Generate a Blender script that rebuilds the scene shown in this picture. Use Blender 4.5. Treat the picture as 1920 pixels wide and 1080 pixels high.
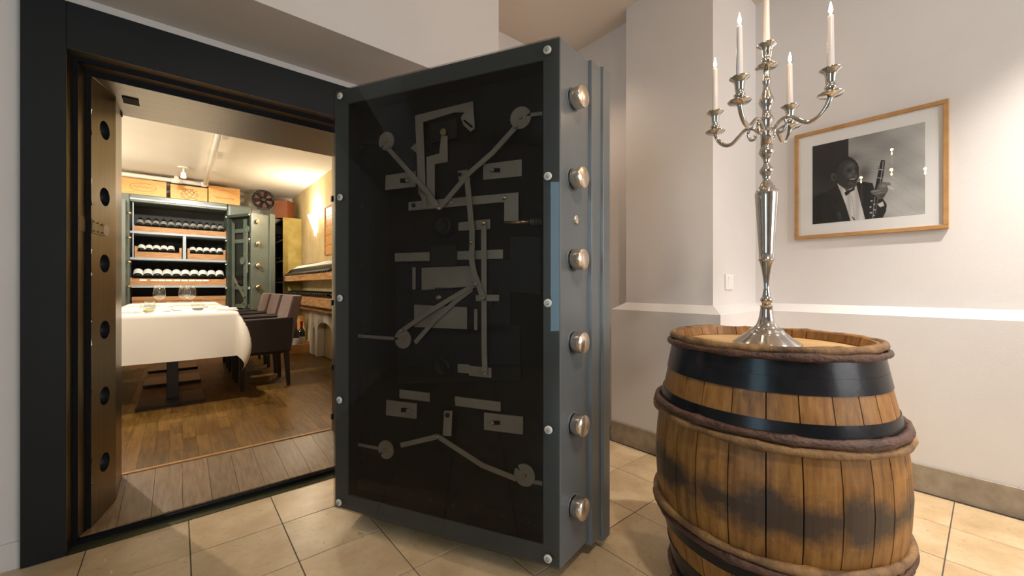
import bpy, bmesh, math, random
from mathutils import Vector, Matrix
random.seed(7)
S = bpy.context.scene
for o in list(bpy.data.objects): bpy.data.objects.remove(o)
COL = S.collection
PI = math.pi

# ------------------------------------------------------------------ camera
F, CX, Y0, ZC, AL = 750.0, 960.0, 536.0, 1.12, math.radians(50.1)
FW = Vector((math.cos(AL), math.sin(AL), 0)); RT = Vector((math.sin(AL), -math.cos(AL), 0)); UP = Vector((0, 0, 1))
CAM = Vector((0, 0, ZC))
cd = bpy.data.cameras.new('camera'); cam = bpy.data.objects.new('camera', cd); COL.objects.link(cam)
cd.sensor_width = 36; cd.lens = F / 1920 * 36; cd.shift_y = -(540 - Y0) / 1920; cd.clip_start = .02
cam.location = CAM; cam.rotation_euler = (PI / 2, 0, AL - PI / 2)
S.camera = cam

# ------------------------------------------------------------------ world, exposure, large lights
S.view_settings.view_transform = 'Standard'; S.view_settings.look = 'None'
S.view_settings.exposure = 0.0; S.view_settings.gamma = 1; S.view_settings.use_curve_mapping = False
W = bpy.data.worlds.new('world'); S.world = W; W.use_nodes = True
bgn = W.node_tree.nodes['Background']; bgn.inputs[0].default_value = (.35, .5, .75, 1); bgn.inputs[1].default_value = .6

def light(name, kind, loc, energy, col, target=None, size=.1, sizey=None, spot=None, blend=.4):
    l = bpy.data.lights.new(name, kind); l.energy = energy; l.color = col
    if kind == 'AREA':
        l.size = size
        if sizey: l.shape = 'RECTANGLE'; l.size_y = sizey
    else: l.shadow_soft_size = size
    if kind == 'SPOT': l.spot_size = math.radians(spot); l.spot_blend = blend
    o = bpy.data.objects.new(name, l); COL.objects.link(o); o.location = loc
    if target is not None:
        o.rotation_euler = (Vector(target) - Vector(loc)).to_track_quat('-Z', 'Y').to_euler()
    return o
WARM = (1, .94, .85); WARM2 = (1, .92, .78); NEUT = (1, .86, .74); COOL = (.62, .82, 1)
# daylight: tall side window left of the camera, plus an unseen window added behind the camera as fill
light('side_window_daylight', 'AREA', (-3.40, -.33, 1.55), 54, (.54, .82, 1), (0, -.33, 1.5), 1.15, 2.3)
light('back_fill_daylight', 'AREA', (2.1, -3.75, 1.95), 115, (1, .95, .93), (2.1, 0, 1.9), 2.0, 1.7)
# foyer ceiling downlights, plus one added fill
light('foyer_downlights_and_fill', 'SPOT', (2.55, -.60, 3.1), 370, (1, .94, .86), (2.75, -.25, 0), .04, spot=76, blend=.9)
light('foyer_downlights_and_fill', 'SPOT', (.55, -.60, 3.1), 165, (1, .87, .74), (1.85, .75, 1.05), .12, spot=56, blend=.9)
light('foyer_downlights_and_fill', 'SPOT', (1.5, -2.3, 3.1), 120, (.86, .94, 1), (3.2, .1, 2.1), .06, spot=58, blend=.9)  # added cool fill that brightens the upper right wall
light('foyer_downlights_and_fill', 'SPOT', (1.95, 2.1, 3.1), 32, (1, .76, .56), (2.0, 1.9, 0), .05, spot=110, blend=.7)
# vault ceiling spots above the dining table, an added fill for the cloth front, and light that spills out of the doorway
light('vault_spots_and_fill', 'SPOT', (-.1, 4.9, 2.70), 150, WARM, (0, 5.0, .9), .04, spot=62, blend=.6)
light('vault_spots_and_fill', 'SPOT', (.1, 5.9, 2.70), 230, WARM, (.05, 7.6, 1.3), .04, spot=90, blend=.6)
light('vault_spots_and_fill', 'SPOT', (-.05, 3.5, 2.72), 185, WARM, (.0, 4.45, .72), .03, spot=38, blend=.6)  # unseen spot added inside the doorway to brighten the cloth front
light('vault_spots_and_fill', 'SPOT', (-.95, 5.0, 2.70), 190, NEUT, (.45, 2.4, 0), .02, spot=46, blend=.4)

# ------------------------------------------------------------------ pixel helpers (1920 x 1080 frame) onto real planes
def ray(x, y): return FW + RT * ((x - CX) / F) + UP * ((Y0 - y) / F)
def onplane(x, y, p, n):
    d = ray(x, y); n = Vector(n); return CAM + d * ((Vector(p) - CAM).dot(n) / d.dot(n))
def onX(x, y, X): return onplane(x, y, (X, 0, 0), (1, 0, 0))
def onY(x, y, Y): return onplane(x, y, (0, Y, 0), (0, 1, 0))
def onZ(x, y, Z): return onplane(x, y, (0, 0, Z), (0, 0, 1))

# ------------------------------------------------------------------ materials
MATS = {}
def nodes(name):
    m = bpy.data.materials.new(name); m.use_nodes = True; MATS[name] = m
    nt = m.node_tree; return m, nt, nt.nodes['Principled BSDF']
def N(nt, t, **kw):
    n = nt.nodes.new(t)
    for k, v in kw.items(): setattr(n, k, v)
    return n
def ramp(nt, stops):
    r = N(nt, 'ShaderNodeValToRGB'); e = r.color_ramp.elements
    while len(e) < len(stops): e.new(.5)
    for i, (p, c) in enumerate(stops):
        e[i].position = p; e[i].color = (c[0], c[1], c[2], 1) if not isinstance(c, float) else (c, c, c, 1)
    return r
def mat(name, col, rough=.5, metal=0., col2=None, ns=6., stretch=(1, 1, 1), bump=0., bs=60., rnd=0., coat=0., world=False, lo=.35, hi=.65, detail=6, emis=None, es=0, spec=.5, sheen=0):
    m, nt, b = nodes(name); L = nt.links.new
    b.inputs['Base Color'].default_value = (*col, 1); b.inputs['Roughness'].default_value = rough
    b.inputs['Metallic'].default_value = metal; b.inputs['Coat Weight'].default_value = coat
    b.inputs['Specular IOR Level'].default_value = spec; b.inputs['Sheen Weight'].default_value = sheen
    if emis: b.inputs['Emission Color'].default_value = (*emis, 1); b.inputs['Emission Strength'].default_value = es
    tc = N(nt, 'ShaderNodeTexCoord'); mp = N(nt, 'ShaderNodeMapping'); mp.inputs['Scale'].default_value = stretch
    if world:
        g = N(nt, 'ShaderNodeNewGeometry'); L(g.outputs['Position'], mp.inputs[0])
    else: L(tc.outputs['Object'], mp.inputs[0])
    oi = N(nt, 'ShaderNodeObjectInfo') if rnd else None
    vec = mp.outputs[0]
    if rnd and not world:
        va = N(nt, 'ShaderNodeVectorMath', operation='ADD'); sc = N(nt, 'ShaderNodeMath', operation='MULTIPLY'); sc.inputs[1].default_value = 37.
        L(oi.outputs['Random'], sc.inputs[0]); L(vec, va.inputs[0]); L(sc.outputs[0], va.inputs[1]); vec = va.outputs[0]
    out = None
    if col2:
        n = N(nt, 'ShaderNodeTexNoise'); n.inputs['Scale'].default_value = ns; n.inputs['Detail'].default_value = detail; L(vec, n.inputs['Vector'])
        r = ramp(nt, [(lo, col), (hi, col2)]); L(n.outputs['Fac'], r.inputs[0]); out = r.outputs[0]
    if rnd:
        hs = N(nt, 'ShaderNodeHueSaturation'); mr = N(nt, 'ShaderNodeMapRange'); mr.inputs[3].default_value = 1 - rnd; mr.inputs[4].default_value = 1 + rnd
        L(oi.outputs['Random'], mr.inputs[0]); L(mr.outputs[0], hs.inputs['Value'])
        if out: L(out, hs.inputs['Color'])
        else: hs.inputs['Color'].default_value = (*col, 1)
        out = hs.outputs[0]
    if out: L(out, b.inputs['Base Color'])
    if bump:
        n2 = N(nt, 'ShaderNodeTexNoise'); n2.inputs['Scale'].default_value = bs; n2.inputs['Detail'].default_value = 5; L(vec, n2.inputs['Vector'])
        bp = N(nt, 'ShaderNodeBump'); bp.inputs['Strength'].default_value = bump; bp.inputs['Distance'].default_value = .01
        L(n2.outputs['Fac'], bp.inputs['Height']); L(bp.outputs[0], b.inputs['Normal'])
    return m
def glassmat(name, tint, refl=.06, rough=.02, reflcol=(1, 1, 1)):
    m, nt, b = nodes(name); nt.nodes.remove(b); L = nt.links.new
    o = nt.nodes['Material Output']; t = N(nt, 'ShaderNodeBsdfTransparent'); t.inputs[0].default_value = (*tint, 1)
    g = N(nt, 'ShaderNodeBsdfGlossy'); g.inputs['Roughness'].default_value = rough; g.inputs[0].default_value = (*reflcol, 1)
    f0 = N(nt, 'ShaderNodeFresnel'); f0.inputs[0].default_value = 1.0 + refl * 8; ge = N(nt, 'ShaderNodeNewGeometry'); iv = N(nt, 'ShaderNodeMath', operation='SUBTRACT'); iv.inputs[0].default_value = 1; L(ge.outputs['Backfacing'], iv.inputs[1]); f = N(nt, 'ShaderNodeMath', operation='MULTIPLY'); L(f0.outputs[0], f.inputs[0]); L(iv.outputs[0], f.inputs[1])
    mx = N(nt, 'ShaderNodeMixShader'); L(f.outputs[0], mx.inputs[0]); L(t.outputs[0], mx.inputs[1]); L(g.outputs[0], mx.inputs[2]); L(mx.outputs[0], o.inputs[0])
    return m
def emit(name, col, s):
    m, nt, b = nodes(name); b.inputs['Base Color'].default_value = (0, 0, 0, 1)
    b.inputs['Emission Color'].default_value = (*col, 1); b.inputs['Emission Strength'].default_value = s; return m

mat('plaster', (.70, .66, .63), .9, col2=(.66, .62, .59), ns=1.5, bump=.06, bs=180, spec=.2)
mat('plaster_cream', (.72, .58, .33), .9, col2=(.58, .44, .22), ns=3, bump=.25, bs=35, spec=.2)
mat('plaster_vault', (.88, .83, .73), .9, col2=(.86, .80, .69), ns=2, spec=.2)
mat('ceiling_paint', (.66, .58, .50), .9, spec=.2)
mat('grout', (.10, .085, .07), .9)
mat('stone_skirting', (.36, .295, .215), .42, col2=(.25, .20, .145), ns=14, world=True, detail=10)
mat('slate_paint', (.011, .0135, .016), .45, spec=.3, col2=(.009, .011, .013), ns=3, bump=.03, bs=25)
mat('door_paint', (.125, .140, .150), .34, col2=(.112, .127, .137), ns=4, bump=.02, bs=18)
mat('door_inside', (.008, .0075, .007), .6, spec=.2, col2=(.014, .013, .012), ns=5)
mat('dark_iron', (.018, .017, .016), .5, metal=.3)
mat('brushed_steel', (.25, .22, .165), .32, metal=1, col2=(.21, .18, .13), ns=3, stretch=(40, 40, .6), bump=.02, bs=4)
mat('brushed_lintel', (.36, .34, .30), .40, metal=1, col2=(.31, .29, .255), ns=3, stretch=(.6, 40, 40))
mat('step_dark', (.006, .0065, .009), .6, spec=.1)
mat('chrome', (.80, .74, .66), .10, metal=1, col2=(.62, .54, .44), ns=16, lo=.45, hi=.8)
mat('bolt_end', (.82, .70, .58), .30, metal=.85, col2=(.60, .47, .36), ns=30, lo=.45, hi=.75)
mat('silver', (.62, .605, .58), .10, metal=1, col2=(.52, .50, .47), ns=18)
mat('nut_plastic', (.62, .64, .60), .35)
mat('plate_steel', (.44, .38, .32), .42, metal=.35, col2=(.36, .31, .26), ns=9)
mat('brass', (.62, .48, .27), .3, metal=1)
mat('threshold_green', (.035, .042, .022), .38, metal=.5, col2=(.07, .07, .03), ns=25, stretch=(1, 6, 1))
mat('parquet', (.110, .053, .010), .40, spec=.35, col2=(.185, .098, .022), ns=5, stretch=(9, .9, 9), rnd=.22, bump=.05, bs=25)
mat('threshold_wood', (.15, .088, .040), .36, col2=(.25, .155, .078), ns=6, stretch=(11, .8, 11), rnd=.12, bump=.06, bs=25)
mat('hoop_iron', (.006, .007, .010), .24, spec=.22, col2=(.016, .016, .018), ns=9, bump=.06, bs=30)
mat('hoop_bark', (.040, .016, .010), .5, col2=(.135, .060, .034), ns=11, stretch=(1, 1, 2), bump=.8, bs=55, lo=.3, hi=.75)
mat('hoop_peeled', (.31, .17, .062), .6, col2=(.085, .040, .018), ns=12, bump=.7, bs=55, lo=.38, hi=.72)
mat('head_wood', (.60, .40, .18), .55, col2=(.46, .28, .11), ns=5, stretch=(12, 1, 1), rnd=.06, bump=.1, bs=30)
mat('oak_frame', (.47, .25, .085), .45, col2=(.38, .19, .06), ns=6, stretch=(3, 3, 3))
mat('mat_board', (.80, .78, .75), .9)
mat('white_plastic', (.80, .77, .72), .35)
mat('wax', (.58, .55, .54), .4)
mat('linen', (.80, .72, .60), .85, bump=.04, bs=300)
mat('napkin', (.80, .74, .65), .85)
mat('leather', (.016, .009, .008), .42, bump=.08, bs=200)
mat('leather_back', (.15, .10, .093), .5, bump=.08, bs=200)
mat('black_wood', (.012, .008, .007), .4)
mat('base_steel', (.030, .026, .026), .30)
mat('safe_paint', (.115, .130, .105), .36, col2=(.10, .115, .092), ns=5)
mat('safe_dark', (.03, .03, .027), .7); mat('safe_mech', (.20, .22, .185), .4)
mat('shelf_steel', (.34, .39, .42), .4)
mat('crate_wood', (.34, .155, .055), .6, col2=(.47, .245, .10), ns=6, stretch=(1.5, 9, 9), rnd=.1, bump=.1, bs=40)
mat('pine', (.68, .36, .11), .55, col2=(.60, .29, .075), ns=5, stretch=(2, 2, 12), rnd=.08)
mat('cedar', (.24, .070, .020), .55, col2=(.19, .050, .014), ns=5, rnd=.05)
mat('engraving', (.17, .06, .02), .8)
mat('bottle_glass', (.008, .010, .007), .07, coat=.5)
mat('capsule_red', (.45, .03, .015), .35)
mat('capsule_dark', (.02, .014, .014), .3)
mat('paper_label', (.82, .80, .75), .8)
mat('paper_grey', (.30, .29, .26), .8)
mat('rough_beam', (.34, .155, .05), .7, col2=(.58, .33, .13), ns=9, stretch=(1, .5, 3), bump=.7, bs=22)
mat('yellow_panel', (.44, .33, .085), .75, col2=(.34, .245, .055), ns=7, bump=.5, bs=12)
mat('white_pipe', (.84, .80, .72), .4)
mat('fan_black', (.02, .018, .016), .4)
mat('fan_red', (.05, .010, .008), .4)
mat('blue_candle', (.05, .06, .10), .3)
mat('oil_yellow', (.45, .32, .05), .3)
glassmat('pane_glass', (.74, .74, .72), .046, .01)
glassmat('clear_glass', (.93, .94, .94), .07, .0)
glassmat('picture_glass', (.98, .98, .98), .055, .0)
glassmat('stemware', (.93, .95, .95), .13, .0); glassmat('safe_pane', (.80, .82, .80), .018, .0)
emit('flame', (1, .66, .30), 60); emit('sconce_glow', (1, .72, .36), 16); emit('tea_flame', (1, .7, .3), 12)
emit('lamp_face', (1, .8, .55), 1.2)

def stone_material():
    m, nt, b = nodes('stone'); L = nt.links.new
    g = N(nt, 'ShaderNodeNewGeometry'); oi = N(nt, 'ShaderNodeObjectInfo')
    va = N(nt, 'ShaderNodeVectorMath', operation='ADD'); sc = N(nt, 'ShaderNodeMath', operation='MULTIPLY'); sc.inputs[1].default_value = 9
    L(oi.outputs['Random'], sc.inputs[0]); L(g.outputs['Position'], va.inputs[0]); L(sc.outputs[0], va.inputs[1])
    n = N(nt, 'ShaderNodeTexNoise'); n.inputs['Scale'].default_value = 6; n.inputs['Detail'].default_value = 10; n.inputs['Roughness'].default_value = .62; L(va.outputs[0], n.inputs['Vector'])
    r = ramp(nt, [(.3, (.50, .345, .185)), (.5, (.60, .435, .25)), (.72, (.70, .55, .36))]); L(n.outputs['Fac'], r.inputs[0])
    n2 = N(nt, 'ShaderNodeTexNoise'); n2.inputs['Scale'].default_value = 42; n2.inputs['Detail'].default_value = 7; n2.inputs['Roughness'].default_value = .7; L(va.outputs[0], n2.inputs['Vector'])
    p = ramp(nt, [(.57, 0.), (.72, .6)]); L(n2.outputs['Fac'], p.inputs[0])
    mx = N(nt, 'ShaderNodeMix', data_type='RGBA'); L(p.outputs[0], mx.inputs[0]); L(r.outputs[0], mx.inputs[6]); mx.inputs[7].default_value = (.26, .165, .085, 1)
    hs = N(nt, 'ShaderNodeHueSaturation'); mr = N(nt, 'ShaderNodeMapRange'); mr.inputs[3].default_value = .94; mr.inputs[4].default_value = 1.06
    L(oi.outputs['Random'], mr.inputs[0]); L(mr.outputs[0], hs.inputs['Value']); L(mx.outputs[2], hs.inputs['Color']); L(hs.outputs[0], b.inputs['Base Color'])
    b.inputs['Roughness'].default_value = .30
stone_material()
def barrel_material():
    m, nt, b = nodes('barrel_oak'); L = nt.links.new
    tc = N(nt, 'ShaderNodeTexCoord'); oi = N(nt, 'ShaderNodeObjectInfo')
    mp = N(nt, 'ShaderNodeMapping'); mp.inputs['Scale'].default_value = (22, 22, 1.6); L(tc.outputs['Object'], mp.inputs[0])
    va = N(nt, 'ShaderNodeVectorMath', operation='ADD'); L(mp.outputs[0], va.inputs[0])
    sc = N(nt, 'ShaderNodeMath', operation='MULTIPLY'); sc.inputs[1].default_value = 40; L(oi.outputs['Random'], sc.inputs[0]); L(sc.outputs[0], va.inputs[1])
    n = N(nt, 'ShaderNodeTexNoise'); n.inputs['Scale'].default_value = 2.2; n.inputs['Detail'].default_value = 11; n.inputs['Roughness'].default_value = .62; L(va.outputs[0], n.inputs['Vector'])
    r = ramp(nt, [(.28, (.145, .055, .010)), (.5, (.270, .120, .025)), (.75, (.385, .195, .056))]); L(n.outputs['Fac'], r.inputs[0])
    hs = N(nt, 'ShaderNodeHueSaturation'); mr = N(nt, 'ShaderNodeMapRange'); mr.inputs[3].default_value = .82; mr.inputs[4].default_value = 1.12
    L(oi.outputs['Random'], mr.inputs[0]); L(mr.outputs[0], hs.inputs['Value']); L(r.outputs[0], hs.inputs['Color'])
    # grey black weathering stain around the belly
    sp = N(nt, 'ShaderNodeSeparateXYZ'); L(tc.outputs['Object'], sp.inputs[0])
    zc = N(nt, 'ShaderNodeMath', operation='SUBTRACT'); L(sp.outputs[2], zc.inputs[0]); zc.inputs[1].default_value = .46
    ab = N(nt, 'ShaderNodeMath', operation='ABSOLUTE'); L(zc.outputs[0], ab.inputs[0])
    n3 = N(nt, 'ShaderNodeTexNoise'); n3.inputs['Scale'].default_value = 6; n3.inputs['Detail'].default_value = 10; n3.inputs['Roughness'].default_value = .68; L(tc.outputs['Object'], n3.inputs['Vector'])
    ml = N(nt, 'ShaderNodeMath', operation='MULTIPLY_ADD'); L(ab.outputs[0], ml.inputs[0]); ml.inputs[1].default_value = -3.6; ml.inputs[2].default_value = .36
    ad = N(nt, 'ShaderNodeMath', operation='ADD'); L(ml.outputs[0], ad.inputs[0]); L(n3.outputs['Fac'], ad.inputs[1])
    st = ramp(nt, [(.56, 0.), (.78, .90)]); L(ad.outputs[0], st.inputs[0])
    mx = N(nt, 'ShaderNodeMix', data_type='RGBA'); L(st.outputs[0], mx.inputs[0]); L(hs.outputs[0], mx.inputs[6]); mx.inputs[7].default_value = (.026, .021, .018, 1)
    # scattered dark knots and scuffs
    n4 = N(nt, 'ShaderNodeTexNoise'); n4.inputs['Scale'].default_value = 13; n4.inputs['Detail'].default_value = 6; L(tc.outputs['Object'], n4.inputs['Vector'])
    kn = ramp(nt, [(.60, 0.), (.74, .75)]); L(n4.outputs['Fac'], kn.inputs[0])
    mx2 = N(nt, 'ShaderNodeMix', data_type='RGBA'); L(kn.outputs[0], mx2.inputs[0]); L(mx.outputs[2], mx2.inputs[6]); mx2.inputs[7].default_value = (.06, .03, .014, 1)
    L(mx2.outputs[2], b.inputs['Base Color']); b.inputs['Roughness'].default_value = .5
    bp = N(nt, 'ShaderNodeBump'); bp.inputs['Strength'].default_value = .12; bp.inputs['Distance'].default_value = .01; L(n.outputs['Fac'], bp.inputs['Height']); L(bp.outputs[0], b.inputs['Normal'])
barrel_material()

# ------------------------------------------------------------------ mesh helpers
class MB:
    def __init__(s): s.v = []; s.f = []; s.sm = []
    def add(s, vs, fs, smooth=False):
        k = len(s.v); s.v += [tuple(v) for v in vs]; s.f += [tuple(i + k for i in f) for f in fs]; s.sm += [smooth] * len(fs); return s
    def box(s, x0, x1, y0, y1, z0, z1):
        return s.add([(x0, y0, z0), (x1, y0, z0), (x1, y1, z0), (x0, y1, z0), (x0, y0, z1), (x1, y0, z1), (x1, y1, z1), (x0, y1, z1)],
                     [(0, 3, 2, 1), (4, 5, 6, 7), (0, 1, 5, 4), (1, 2, 6, 5), (2, 3, 7, 6), (3, 0, 4, 7)])
    def prism(s, poly, fn, d0, d1):
        """extrude a 2D polygon; fn(a, b, d) -> 3D point"""
        n = len(poly); vs = [fn(a, b, d0) for a, b in poly] + [fn(a, b, d1) for a, b in poly]
        return s.add(vs, [tuple(range(n)), tuple(range(2 * n - 1, n - 1, -1))] + [(i, i + n, (i + 1) % n + n, (i + 1) % n) for i in range(n)])
    def lathe(s, prof, seg=32, cx=0, cy=0, fn=None, cap=True, a0=0, a1=2 * PI):
        full = abs(a1 - a0 - 2 * PI) < 1e-6; m = seg if full else seg + 1; vs = []; fs = []
        for r, z in prof:
            for i in range(m):
                a = a0 + (a1 - a0) * i / seg; p = (cx + r * math.cos(a), cy + r * math.sin(a), z); vs.append(fn(*p) if fn else p)
        for j in range(len(prof) - 1):
            for i in range(seg):
                i2 = (i + 1) % m; fs.append((j * m + i, j * m + i2, (j + 1) * m + i2, (j + 1) * m + i))
        s.add(vs, fs, True)
        if cap and full:
            k = len(s.v) - len(vs)
            s.f += [tuple(k + i for i in range(m - 1, -1, -1)), tuple(k + (len(prof) - 1) * m + i for i in range(m))]; s.sm += [False, False]
        return s
    def tube(s, pts, rad, seg=10, closed=False, flat=1.0):
        P = [Vector(p) for p in pts]; n = len(P); vs = []; fs = []
        up = Vector((0, 0, 1))
        for i in range(n):
            a = P[i - 1] if (i > 0 or closed) else P[i]; b = P[(i + 1) % n] if (i < n - 1 or closed) else P[i]
            t = (b - a).normalized(); x = t.cross(up)
            if x.length < 1e-3: x = t.cross(Vector((1, 0, 0)))
            x.normalize(); y = x.cross(t); r = rad[i] if isinstance(rad, (list, tuple)) else rad
            for k in range(seg):
                q = 2 * PI * k / seg; vs.append(P[i] + x * (r * math.cos(q)) + y * (r * flat * math.sin(q)))
        for i in range(n if closed else n - 1):
            for k in range(seg):
                fs.append((i * seg + k, i * seg + (k + 1) % seg, ((i + 1) % n) * seg + (k + 1) % seg, ((i + 1) % n) * seg + k))
        s.add(vs, fs, True)
        if not closed:
            k0 = len(s.v) - len(vs); s.f += [tuple(k0 + i for i in range(seg - 1, -1, -1)), tuple(k0 + (n - 1) * seg + i for i in range(seg))]; s.sm += [False, False]
        return s
    def mesh(s, name, m, bevel=0, bseg=1, fix=True):
        me = bpy.data.meshes.new(name); me.from_pydata(s.v, [], s.f)
        me.polygons.foreach_set('use_smooth', s.sm)
        if fix or bevel:
            bm = bmesh.new(); bm.from_mesh(me)
            if fix: bmesh.ops.recalc_face_normals(bm, faces=bm.faces[:])
            if bevel:
                ed = [e for e in bm.edges if len(e.link_faces) == 2 and e.calc_face_angle(0) > .5]
                bmesh.ops.bevel(bm, geom=ed, offset=bevel, segments=bseg, affect='EDGES', profile=.5, clamp_overlap=True)
            bm.to_mesh(me); bm.free()
        if m: me.materials.append(MATS[m])
        return me
    def build(s, name, m, parent=None, bevel=0, bseg=1, fix=True):
        return link(name, s.mesh(name, m, bevel, bseg, fix), parent)
def link(name, me, parent=None, loc=(0, 0, 0), rz=0):
    o = bpy.data.objects.new(name, me); COL.objects.link(o); o.location = loc; o.rotation_euler = (0, 0, rz)
    if parent: o.parent = parent
    return o
def tag(o, label=None, cat=None, group=None, kind=None):
    if label: o['label'] = label
    if cat: o['category'] = cat
    if group: o['group'] = group
    if kind: o['kind'] = kind
    return o
def thing(name, label, cat, loc=(0, 0, 0), rz=0, group=None):
    o = bpy.data.objects.new(name, None); COL.objects.link(o); o.empty_display_size = .1
    o.location = loc; o.rotation_euler = (0, 0, rz); return tag(o, label, cat, group)
def struct(name, mb, m, bevel=0): return tag(mb.build(name, m, None, bevel), kind='structure')
def copy_tree(o, parent=None):
    c = o.copy(); COL.objects.link(c); c.parent = parent
    for ch in list(o.children): copy_tree(ch, c)
    return c
ORD = ['first', 'second', 'third', 'fourth', 'fifth', 'sixth', 'seventh', 'eighth', 'ninth', 'tenth', 'eleventh', 'twelfth', 'thirteenth', 'fourteenth', 'fifteenth', 'sixteenth', 'seventeenth', 'eighteenth', 'nineteenth', 'twentieth', 'twenty-first', 'twenty-second', 'twenty-third', 'twenty-fourth', 'twenty-fifth', 'twenty-sixth', 'twenty-seventh', 'twenty-eighth']

# ================================================================== THE FOYER SHELL
CE = 3.14
fl = struct('floor', MB().box(-3.2, 3.3, -3.6, 2.49, -.06, -.006), 'stone')
struct('floor_joint_bed', MB().box(-1.32, 3.10, -.92, 2.46, -.006, -.003), 'grout')
TX = [.041 + .3387 * k for k in range(-4, 10)]; TY = [2.14 - .3367 * k for k in range(10)]
tx = [-1.31] + TX[0:] ; ty = [2.4575] + TY
tile_cache = {}
for i in range(len(TX) - 1 + 1):
    x0 = TX[i]; x1 = TX[i + 1] if i + 1 < len(TX) else 3.104
    for j in range(len(ty) - 1):
        y1 = ty[j]; y0 = ty[j + 1]
        if x1 - x0 < .03: continue
        if x0 > 2.39 and y1 > 1.02:
            if y0 > 1.0: continue
            y1 = .994
        w, d = round(x1 - x0 - .004, 4), round(y1 - y0 - .004, 4); key = (w, d)
        if key not in tile_cache: tile_cache[key] = MB().box(0, w, 0, d, -.012, 0).mesh('tile', 'stone', .0012)
        link('tile', tile_cache[key], fl, (x0 + .002, y0 + .002, random.uniform(-.0003, .0003)))

VF = .085        # finished floor height in the vault
wl = MB()
wl.box(-3.2, -.478, 2.5, 3.03, -.05, CE); wl.box(1.095, 3.3, 2.5, 3.03, -.05, CE); wl.box(-.478, 1.095, 2.5, 3.03, 2.305, CE)
struct('wall_left', wl, 'plaster')
struct('trim_1', MB().box(-3.2, -.480, 2.488, 2.5, -.05, .10), 'plaster')
struct('wall_bulkhead', MB().box(-3.2, 1.595, 2.042, 2.5, 2.355, CE), 'plaster')
struct('ceiling', MB().box(-3.3, 3.4, -3.7, 3.03, CE, CE + .1), 'ceiling_paint')

def wainscot(mb, lo, up, z0=.95, z1=1.0):
    """lower wall rect lo, upper set-back rect up, joined by a sloping sill"""
    (a0, a1, b0, b1), (c0, c1, d0, d1) = lo, up
    mb.box(a0, a1, b0, b1, -.05, z0); mb.box(c0, c1, d0, d1, z1, CE)
    vs = [(a0, b0, z0), (a1, b0, z0), (a1, b1, z0), (a0, b1, z0), (c0, d0, z1), (c1, d0, z1), (c1, d1, z1), (c0, d1, z1)]
    mb.add(vs, [(0, 1, 5, 4), (1, 2, 6, 5), (2, 3, 7, 6), (3, 0, 4, 7), (0, 3, 2, 1), (4, 5, 6, 7)])
wr = MB(); wainscot(wr, (3.12, 3.4, -3.6, 1.02), (3.195, 3.4, -3.6, 1.09)); struct('wall_right', wr, 'plaster')
wp = MB(); wainscot(wp, (2.43, 3.4, 1.01, 1.775), (2.505, 3.4, 1.085, 1.70)); struct('wall_pier', wp, 'plaster')
struct('wall_recess', MB().box(2.64, 3.4, 1.70, 2.5, 0, CE), 'plaster')
struct('wall_back', MB().box(-3.3, 1.0, -3.7, -3.6, 0, CE).box(3.0, 3.4, -3.7, -3.6, 0, CE).box(1.0, 3.0, -3.7, -3.6, 0, 1.0).box(1.0, 3.0, -3.7, -3.6, 2.9, CE), 'plaster')
ww = MB()
ww.box(-3.3, -3.2, -3.6, -.93, 0, CE); ww.box(-3.3, -3.2, .27, 2.5, 0, CE); ww.box(-3.3, -3.2, -.93, .27, 0, .4); ww.box(-3.3, -3.2, -.93, .27, 2.7, CE)
struct('wall_window_side', ww, 'plaster')
def window(name, fn, a0, a1, z0, z1):
    def bb(mb, a, b, c, d, t0=0, t1=.04):
        p, q = fn(a, t0), fn(b, t1); return mb.box(min(p[0], q[0]), max(p[0], q[0]), min(p[1], q[1]), max(p[1], q[1]), c, d)
    m_ = (a0 + a1) / 2; mb = MB()
    for r in ((a0, a0 + .06, z0, z1), (a1 - .06, a1, z0, z1), (a0 + .06, a1 - .06, z0, z0 + .06), (a0 + .06, a1 - .06, z1 - .06, z1), (m_ - .03, m_ + .03, z0 + .06, z1 - .06)): bb(mb, *r)
    wf = tag(mb.build(name, 'white_plastic'), kind='structure')
    for a, b in ((a0 + .06, m_ - .03), (m_ + .03, a1 - .06)): bb(MB(), a, b, z0 + .06, z1 - .06, .018, .022).build('pane', 'clear_glass', wf)
window('window_1', lambda a, t: (-3.26 + t, a), -.93, .27, .4, 2.7)
window('window_added', lambda a, t: (a, -3.66 + t), 1.0, 3.0, 1.0, 2.9)  # unseen window added to carry the fill from behind
struct('baseboard_right', MB().box(3.106, 3.12, -3.6, .996, 0, .145), 'stone_skirting', .002)
struct('baseboard_pier', MB().box(2.417, 2.43, .997, 1.775, 0, .145).box(2.43, 3.12, .997, 1.01, 0, .145), 'stone_skirting', .002)

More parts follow.
